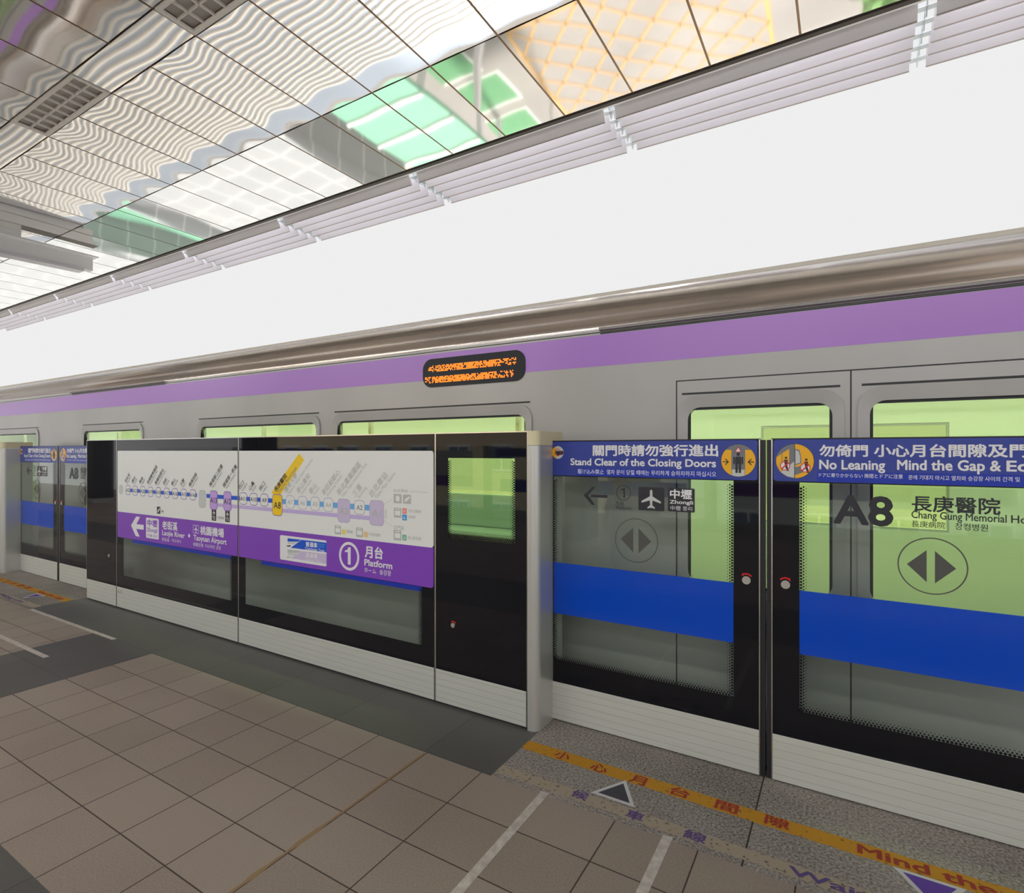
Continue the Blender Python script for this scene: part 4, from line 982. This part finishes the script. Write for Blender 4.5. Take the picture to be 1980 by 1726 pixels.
def bush(x, y, r, label):
    bm = bmesh.new(); rq = random.Random(int(x * 10))
    bmesh.ops.create_icosphere(bm, subdivisions=3, radius=1.0)
    for v in bm.verts:
        d = 1 + 0.22 * math.sin(v.co.x * 7 + x) * math.cos(v.co.y * 6 + v.co.z * 5) + rq.uniform(-.12, .12)
        v.co = (x + v.co.x * r * d, y + v.co.y * r * d, GZ0 + r * 0.75 + v.co.z * r * 0.85 * d)
    tag(link('street_shrub', bm, 'leaf'), label, 'shrub', 'street shrubs')
bush(1.2, 22.2, 1.0, 'round green street shrub nearest the lane line'); bush(5.0, 23.6, 1.2, 'larger round green street shrub by the kerb')
# green roofed walkway and white tiled buildings
t = thing('street_canopy', 'long pale green roofed walkway standing by the street below the viaduct', 'canopy', (-15.0, 15.5, GZ0))
boxes('canopy_roof', [(-14.8, -11.4, 10.5, 24.0, -4.1, -3.9)], 'canopygreen', t, 0.05)
boxes('canopy_rib', [(-14.8, -11.4, 10.5 + k * 1.5, 10.62 + k * 1.5, -3.9, -3.82) for k in range(9)], 'roadwhite', t)
boxes('canopy_post', [(x, x + .2, y, y + .2, GZ0, -4.1) for x in (-14.6, -11.8) for y in (11, 17, 23)], 'white_paint', t)
def building(name, x0, x1, y0, y1, z0, z1, wm, label, wy=None, gx=1.2, gz=1.2, front='y0'):
    t = thing(name, label, 'building', ((x0 + x1) / 2, (y0 + y1) / 2, z0))
    boxes('wall', [(x0, x1, y0, y1, z0, z1)], wm, t)
    boxes('parapet', [(x0 - .1, x1 + .1, y0 - .1, y0 + .25, z1, z1 + .5), (x0 - .1, x1 + .1, y1 - .25, y1 + .1, z1, z1 + .5), (x0 - .1, x0 + .25, y0 + .25, y1 - .25, z1, z1 + .5), (x1 - .25, x1 + .1, y0 + .25, y1 - .25, z1, z1 + .5)], wm, t)
    yf = y0 - 0.06 if front == 'y0' else y1 + 0.02
    n_ = 0; zz = z0 + 1.0
    while zz + 1.3 < z1:
        xx = x0 + 0.8
        while xx + 1.4 < x1 and n_ < 60:
            f = boxes('window', [(xx, xx + 1.4, yf, yf + 0.04, zz, zz + 1.3)], 'white_paint', t)
            boxes('pane', [(xx + .1, xx + .66, yf - .01, yf + .05, zz + .1, zz + 1.2), (xx + .74, xx + 1.3, yf - .01, yf + .05, zz + .1, zz + 1.2)], 'winblue', f)
            n_ += 1; xx += 2.6
        zz += 2.8
    return t
M['rooftile'] = mat('roof_tile', srgb(224, 224, 222), 0.8); n, l, p = nodes(M['rooftile'])
br = n.new('ShaderNodeTexBrick'); br.inputs['Color1'].default_value = srgb(146, 149, 151); br.inputs['Color2'].default_value = srgb(151, 153, 154); br.inputs['Mortar'].default_value = srgb(182, 182, 181)
br.inputs['Scale'].default_value = 1.0; br.inputs['Brick Width'].default_value = 1.3; br.inputs['Row Height'].default_value = 1.3; br.inputs['Mortar Size'].default_value = 0.05; br.offset = 0.0
tt = n.new('ShaderNodeTexCoord'); l.new(tt.outputs['Object'], br.inputs['Vector']); l.new(br.outputs[0], p.inputs['Base Color'])
building('street_building', -29.0, -17.5, 11.6, 19.5, GZ0, -4.4, 'rooftile', 'low white tiled building with gridded roof beside the green walkway')
building('street_building', -58.0, -33.0, 11.6, 26.0, GZ0, -3.6, 'rooftile', 'wide low white tiled building farther left along the street')
t = thing('street_canopy', 'pale green roof between the two white tiled buildings', 'canopy', (-31, 16, GZ0))
boxes('canopy_roof', [(-32.8, -29.3, 11.0, 22.0, -5.1, -4.9)], 'canopygreen', t, 0.05); boxes('canopy_post', [(x, x + .2, y, y + .2, GZ0, -5.1) for x in (-32.5, -29.9) for y in (11.5, 21)], 'white_paint', t)

# ------------------------------------------------------------------ far side of the platform behind the camera (seen in the glass)
M['column'] = mat('column_grey', srgb(70, 70, 72), 0.5)
for i, x in enumerate((-17.4, -10.4, -3.4, 3.6)):
    t = thing('column', 'dark grey square platform column behind the camera, %s along the platform' % ('far left', 'left', 'beside the near doorway', 'right')[i], 'column', (x, -2.3, 0), 'platform columns')
    boxes('shaft', [(x - .25, x + .25, -2.55, -2.05, 0.0, 4.37)], 'column', t, 0.02); boxes('base_collar', [(x - .28, x + .28, -2.58, -2.02, 0.0, 0.12)], 'pillar', t)
yo = YB + 0.36
k = 0
for i in range(6):
    x0 = -19.5 + i * 4.4
    t = thing('screen_panel', 'glass screen panel across the platform behind the camera, %s from the left' % ('first', 'second', 'third', 'fourth', 'fifth', 'sixth')[i], 'platform screen panel', (x0 + 2.1, yo, 0), 'screens across the platform')
    boxes('glass_pane', [(x0, x0 + 4.2, yo, yo + 0.012, 0.2, 1.49)], 'glass', t)
    boxes('base_panel', [(x0, x0 + 4.2, yo, yo + 0.04, 0.0, 0.2)], 'alu', t)
    if i % 2 == 0:
        boxes('route_map', [(x0 + .2, x0 + 3.9, yo + .0125, yo + .016, 0.86, 1.4)], 'white', t); boxes('purple_band', [(x0 + .2, x0 + 3.9, yo + .0125, yo + .016, 0.63, 0.86)], 'purple', t)
    else:
        boxes('banner', [(x0 + .1, x0 + 4.0, yo + .0125, yo + .016, 1.27, 1.45)], 'blue', t); boxes('blue_band', [(x0 + .2, x0 + 3.9, yo + .0125, yo + .016, .56, .82)], 'film', t)
    boxes('end_post', [(x0 + 4.2, x0 + 4.4, yo, yo + .05, 0, 1.5)], 'pillar', t)
t = thing('station_sign', 'purple hanging station sign board across the platform behind the camera', 'sign', (1.5, -3.2, 2.3))
boxes('board', [(0.2, 2.6, -3.26, -3.2, 2.3, 2.75)], 'purple', t); boxes('hanger', [(0.6, 0.64, -3.25, -3.21, 2.75, 4.4), (2.2, 2.24, -3.25, -3.21, 2.75, 4.4)], 'darkmetal', t)
building('street_building', -34.0, -9.0, -26.0, -18.0, GZ0, 4.2, 'tan', 'tan apartment building with white window frames across the street behind the camera', front='y1')
building('street_building', -5.0, 9.0, -28.0, -20.0, GZ0, 3.0, 'tilewhite', 'white tiled building with windows across the street behind the camera', front='y1')
struct(boxes('floor_street_rear', [(-140, 60, -120, YB - 1.5, GZ0 - 0.4, GZ0)], 'asphalt'))

for r_, yl in enumerate((-1.2, -3.6)):  # unseen fill lamps, added to raise the light on platform and screens
    for k in range(5):
        xl = -19.0 + k * 5.6
        t = thing('added_fill_lamp', 'long white fill lamp added unseen behind the camera, %s row, %s from the left' % (('nearer', 'farther')[r_], ('first', 'second', 'third', 'fourth', 'fifth')[k]), 'lamp', (xl + 2.5, yl, 4.0), 'added fill lamps behind the camera')
        boxes('housing', [(xl, xl + 5.0, yl - .13, yl + .13, 4.02, 4.10)], 'white_paint', t); boxes('diffuser', [(xl + .03, xl + 4.97, yl - .11, yl + .11, 4.00, 4.02)], 'filltube', t)
        boxes('hanger', [(xl + q, xl + q + .02, yl - .01, yl + .01, 4.10, 4.41) for q in (.6, 4.4)], 'darkmetal', t)

# child standing on the platform behind the camera (mirrored faintly in the near door glass)
def skinned(name, pts, edges, m, parent, sub=2):
    me = bpy.data.meshes.new(name); r = root_of(parent)
    me.from_pydata([Vector(q[:3]) - r.location for q in pts], edges, [])
    o = bpy.data.objects.new(name, me); C.objects.link(o); o.parent = parent
    sk = o.modifiers.new('skin', 'SKIN'); sk.use_smooth_shade = True
    for v, q in zip(me.skin_vertices[0].data, pts):
        rx = q[3] if isinstance(q[3], tuple) else (q[3], q[3]); v.radius = rx
    me.skin_vertices[0].data[0].use_root = True
    s = o.modifiers.new('sub', 'SUBSURF'); s.levels = sub; s.render_levels = sub
    me.materials.append(M[m]); return o
cx, cyy = -2.2, -0.86
kid = thing('person', 'child in pink shirt and pale jeans standing behind the camera, mirrored in the door glass', 'person', (cx, cyy, 0))
def K(*pts): return [(cx + x, cyy + y, z, r) for x, y, z, r in pts]
skinned('body', K((0, 0, .56, (.085, .07)), (0, 0, .70, (.085, .065)), (0, 0, .82, (.095, .06)), (0, 0, .88, (.035, .035)), (0, .01, .95, (.07, .075)), (0, .01, 1.05, (.078, .085)), (0, .01, 1.11, (.05, .055)),
    (-.11, 0, .82, .036), (-.16, 0, .68, .030), (-.17, .04, .56, .023), (-.17, .06, .50, .022), (.11, 0, .82, .036), (.16, 0, .68, .030), (.17, .05, .56, .023), (.17, .08, .50, .022),
    (-.055, 0, .50, .06), (-.06, .01, .28, .045), (-.06, 0, .07, .034), (-.06, .09, .03, .026), (.055, 0, .50, .06), (.06, .01, .28, .045), (.06, 0, .07, .034), (.06, .09, .03, .026)),
    [(0, 1), (1, 2), (2, 3), (3, 4), (4, 5), (5, 6), (2, 7), (7, 8), (8, 9), (9, 10), (2, 11), (11, 12), (12, 13), (13, 14), (0, 15), (15, 16), (16, 17), (17, 18), (0, 19), (19, 20), (20, 21), (21, 22)], 'skin', kid)
skinned('shirt', K((0, 0, .55, (.10, .085)), (0, 0, .70, (.10, .08)), (0, 0, .82, (.105, .075)), (0, 0, .865, (.05, .05)), (-.115, 0, .82, .05), (-.16, 0, .69, .044), (.115, 0, .82, .05), (.16, 0, .69, .044)), [(0, 1), (1, 2), (2, 3), (2, 4), (4, 5), (2, 6), (6, 7)], 'pinkshirt', kid)
skinned('jeans', K((0, 0, .57, (.095, .08)), (-.057, 0, .49, .072), (-.062, .01, .28, .056), (-.062, 0, .08, .048), (.057, 0, .49, .072), (.062, .01, .28, .056), (.062, 0, .08, .048)), [(0, 1), (1, 2), (2, 3), (0, 4), (4, 5), (5, 6)], 'jeans', kid)
skinned('hair', K((0, -.035, .98, (.075, .05)), (0, -.03, 1.06, (.088, .075)), (0, -.005, 1.12, (.07, .075))), [(0, 1), (1, 2)], 'hair', kid)
for s in (-1, 1): skinned('shoe', K((s * .06, -.02, .035, .036), (s * .06, .05, .032, .036), (s * .06, .11, .028, .028)), [(0, 1), (1, 2)], 'shoe', kid)
for q in range(10):                                     # four fingers and a thumb on each hand
    s = -1 if q < 5 else 1; j = q % 5
    if j < 4: skinned('finger', K((s * .17 + (j - 1.5) * .010, .062 if s < 0 else .082, .485, .006), (s * .17 + (j - 1.5) * .011, .068 if s < 0 else .088, .462, .006), (s * .17 + (j - 1.5) * .010, .064 if s < 0 else .084, .443 + abs(j - 1.5) * .004, .005)), [(0, 1), (1, 2)], 'skin', kid, 1)
    else: skinned('thumb', K((s * .155, .075 if s < 0 else .095, .50, .007), (s * .143, .085 if s < 0 else .105, .482, .006), (s * .142, .086 if s < 0 else .106, .468, .005)), [(0, 1), (1, 2)], 'skin', kid, 1)
for s in (-1, 1):
    bm = bmesh.new(); bmesh.ops.create_uvsphere(bm, u_segments=10, v_segments=8, radius=.008); bmesh.ops.translate(bm, verts=bm.verts, vec=(cx + s * .03, cyy + .088, 1.03)); link('eye', bm, 'hair', kid)
bm = bmesh.new(); bmesh.ops.create_cone(bm, segments=10, radius1=.012, radius2=.003, depth=.03, cap_ends=True); bmesh.ops.translate(bm, verts=bm.verts, vec=(cx, cyy + .095, 1.0)); link('nose', bm, 'skin', kid)
boxes('mouth', [(cx - .016, cx + .016, cyy + .078, cyy + .088, .965, .971)], 'salmon', kid)
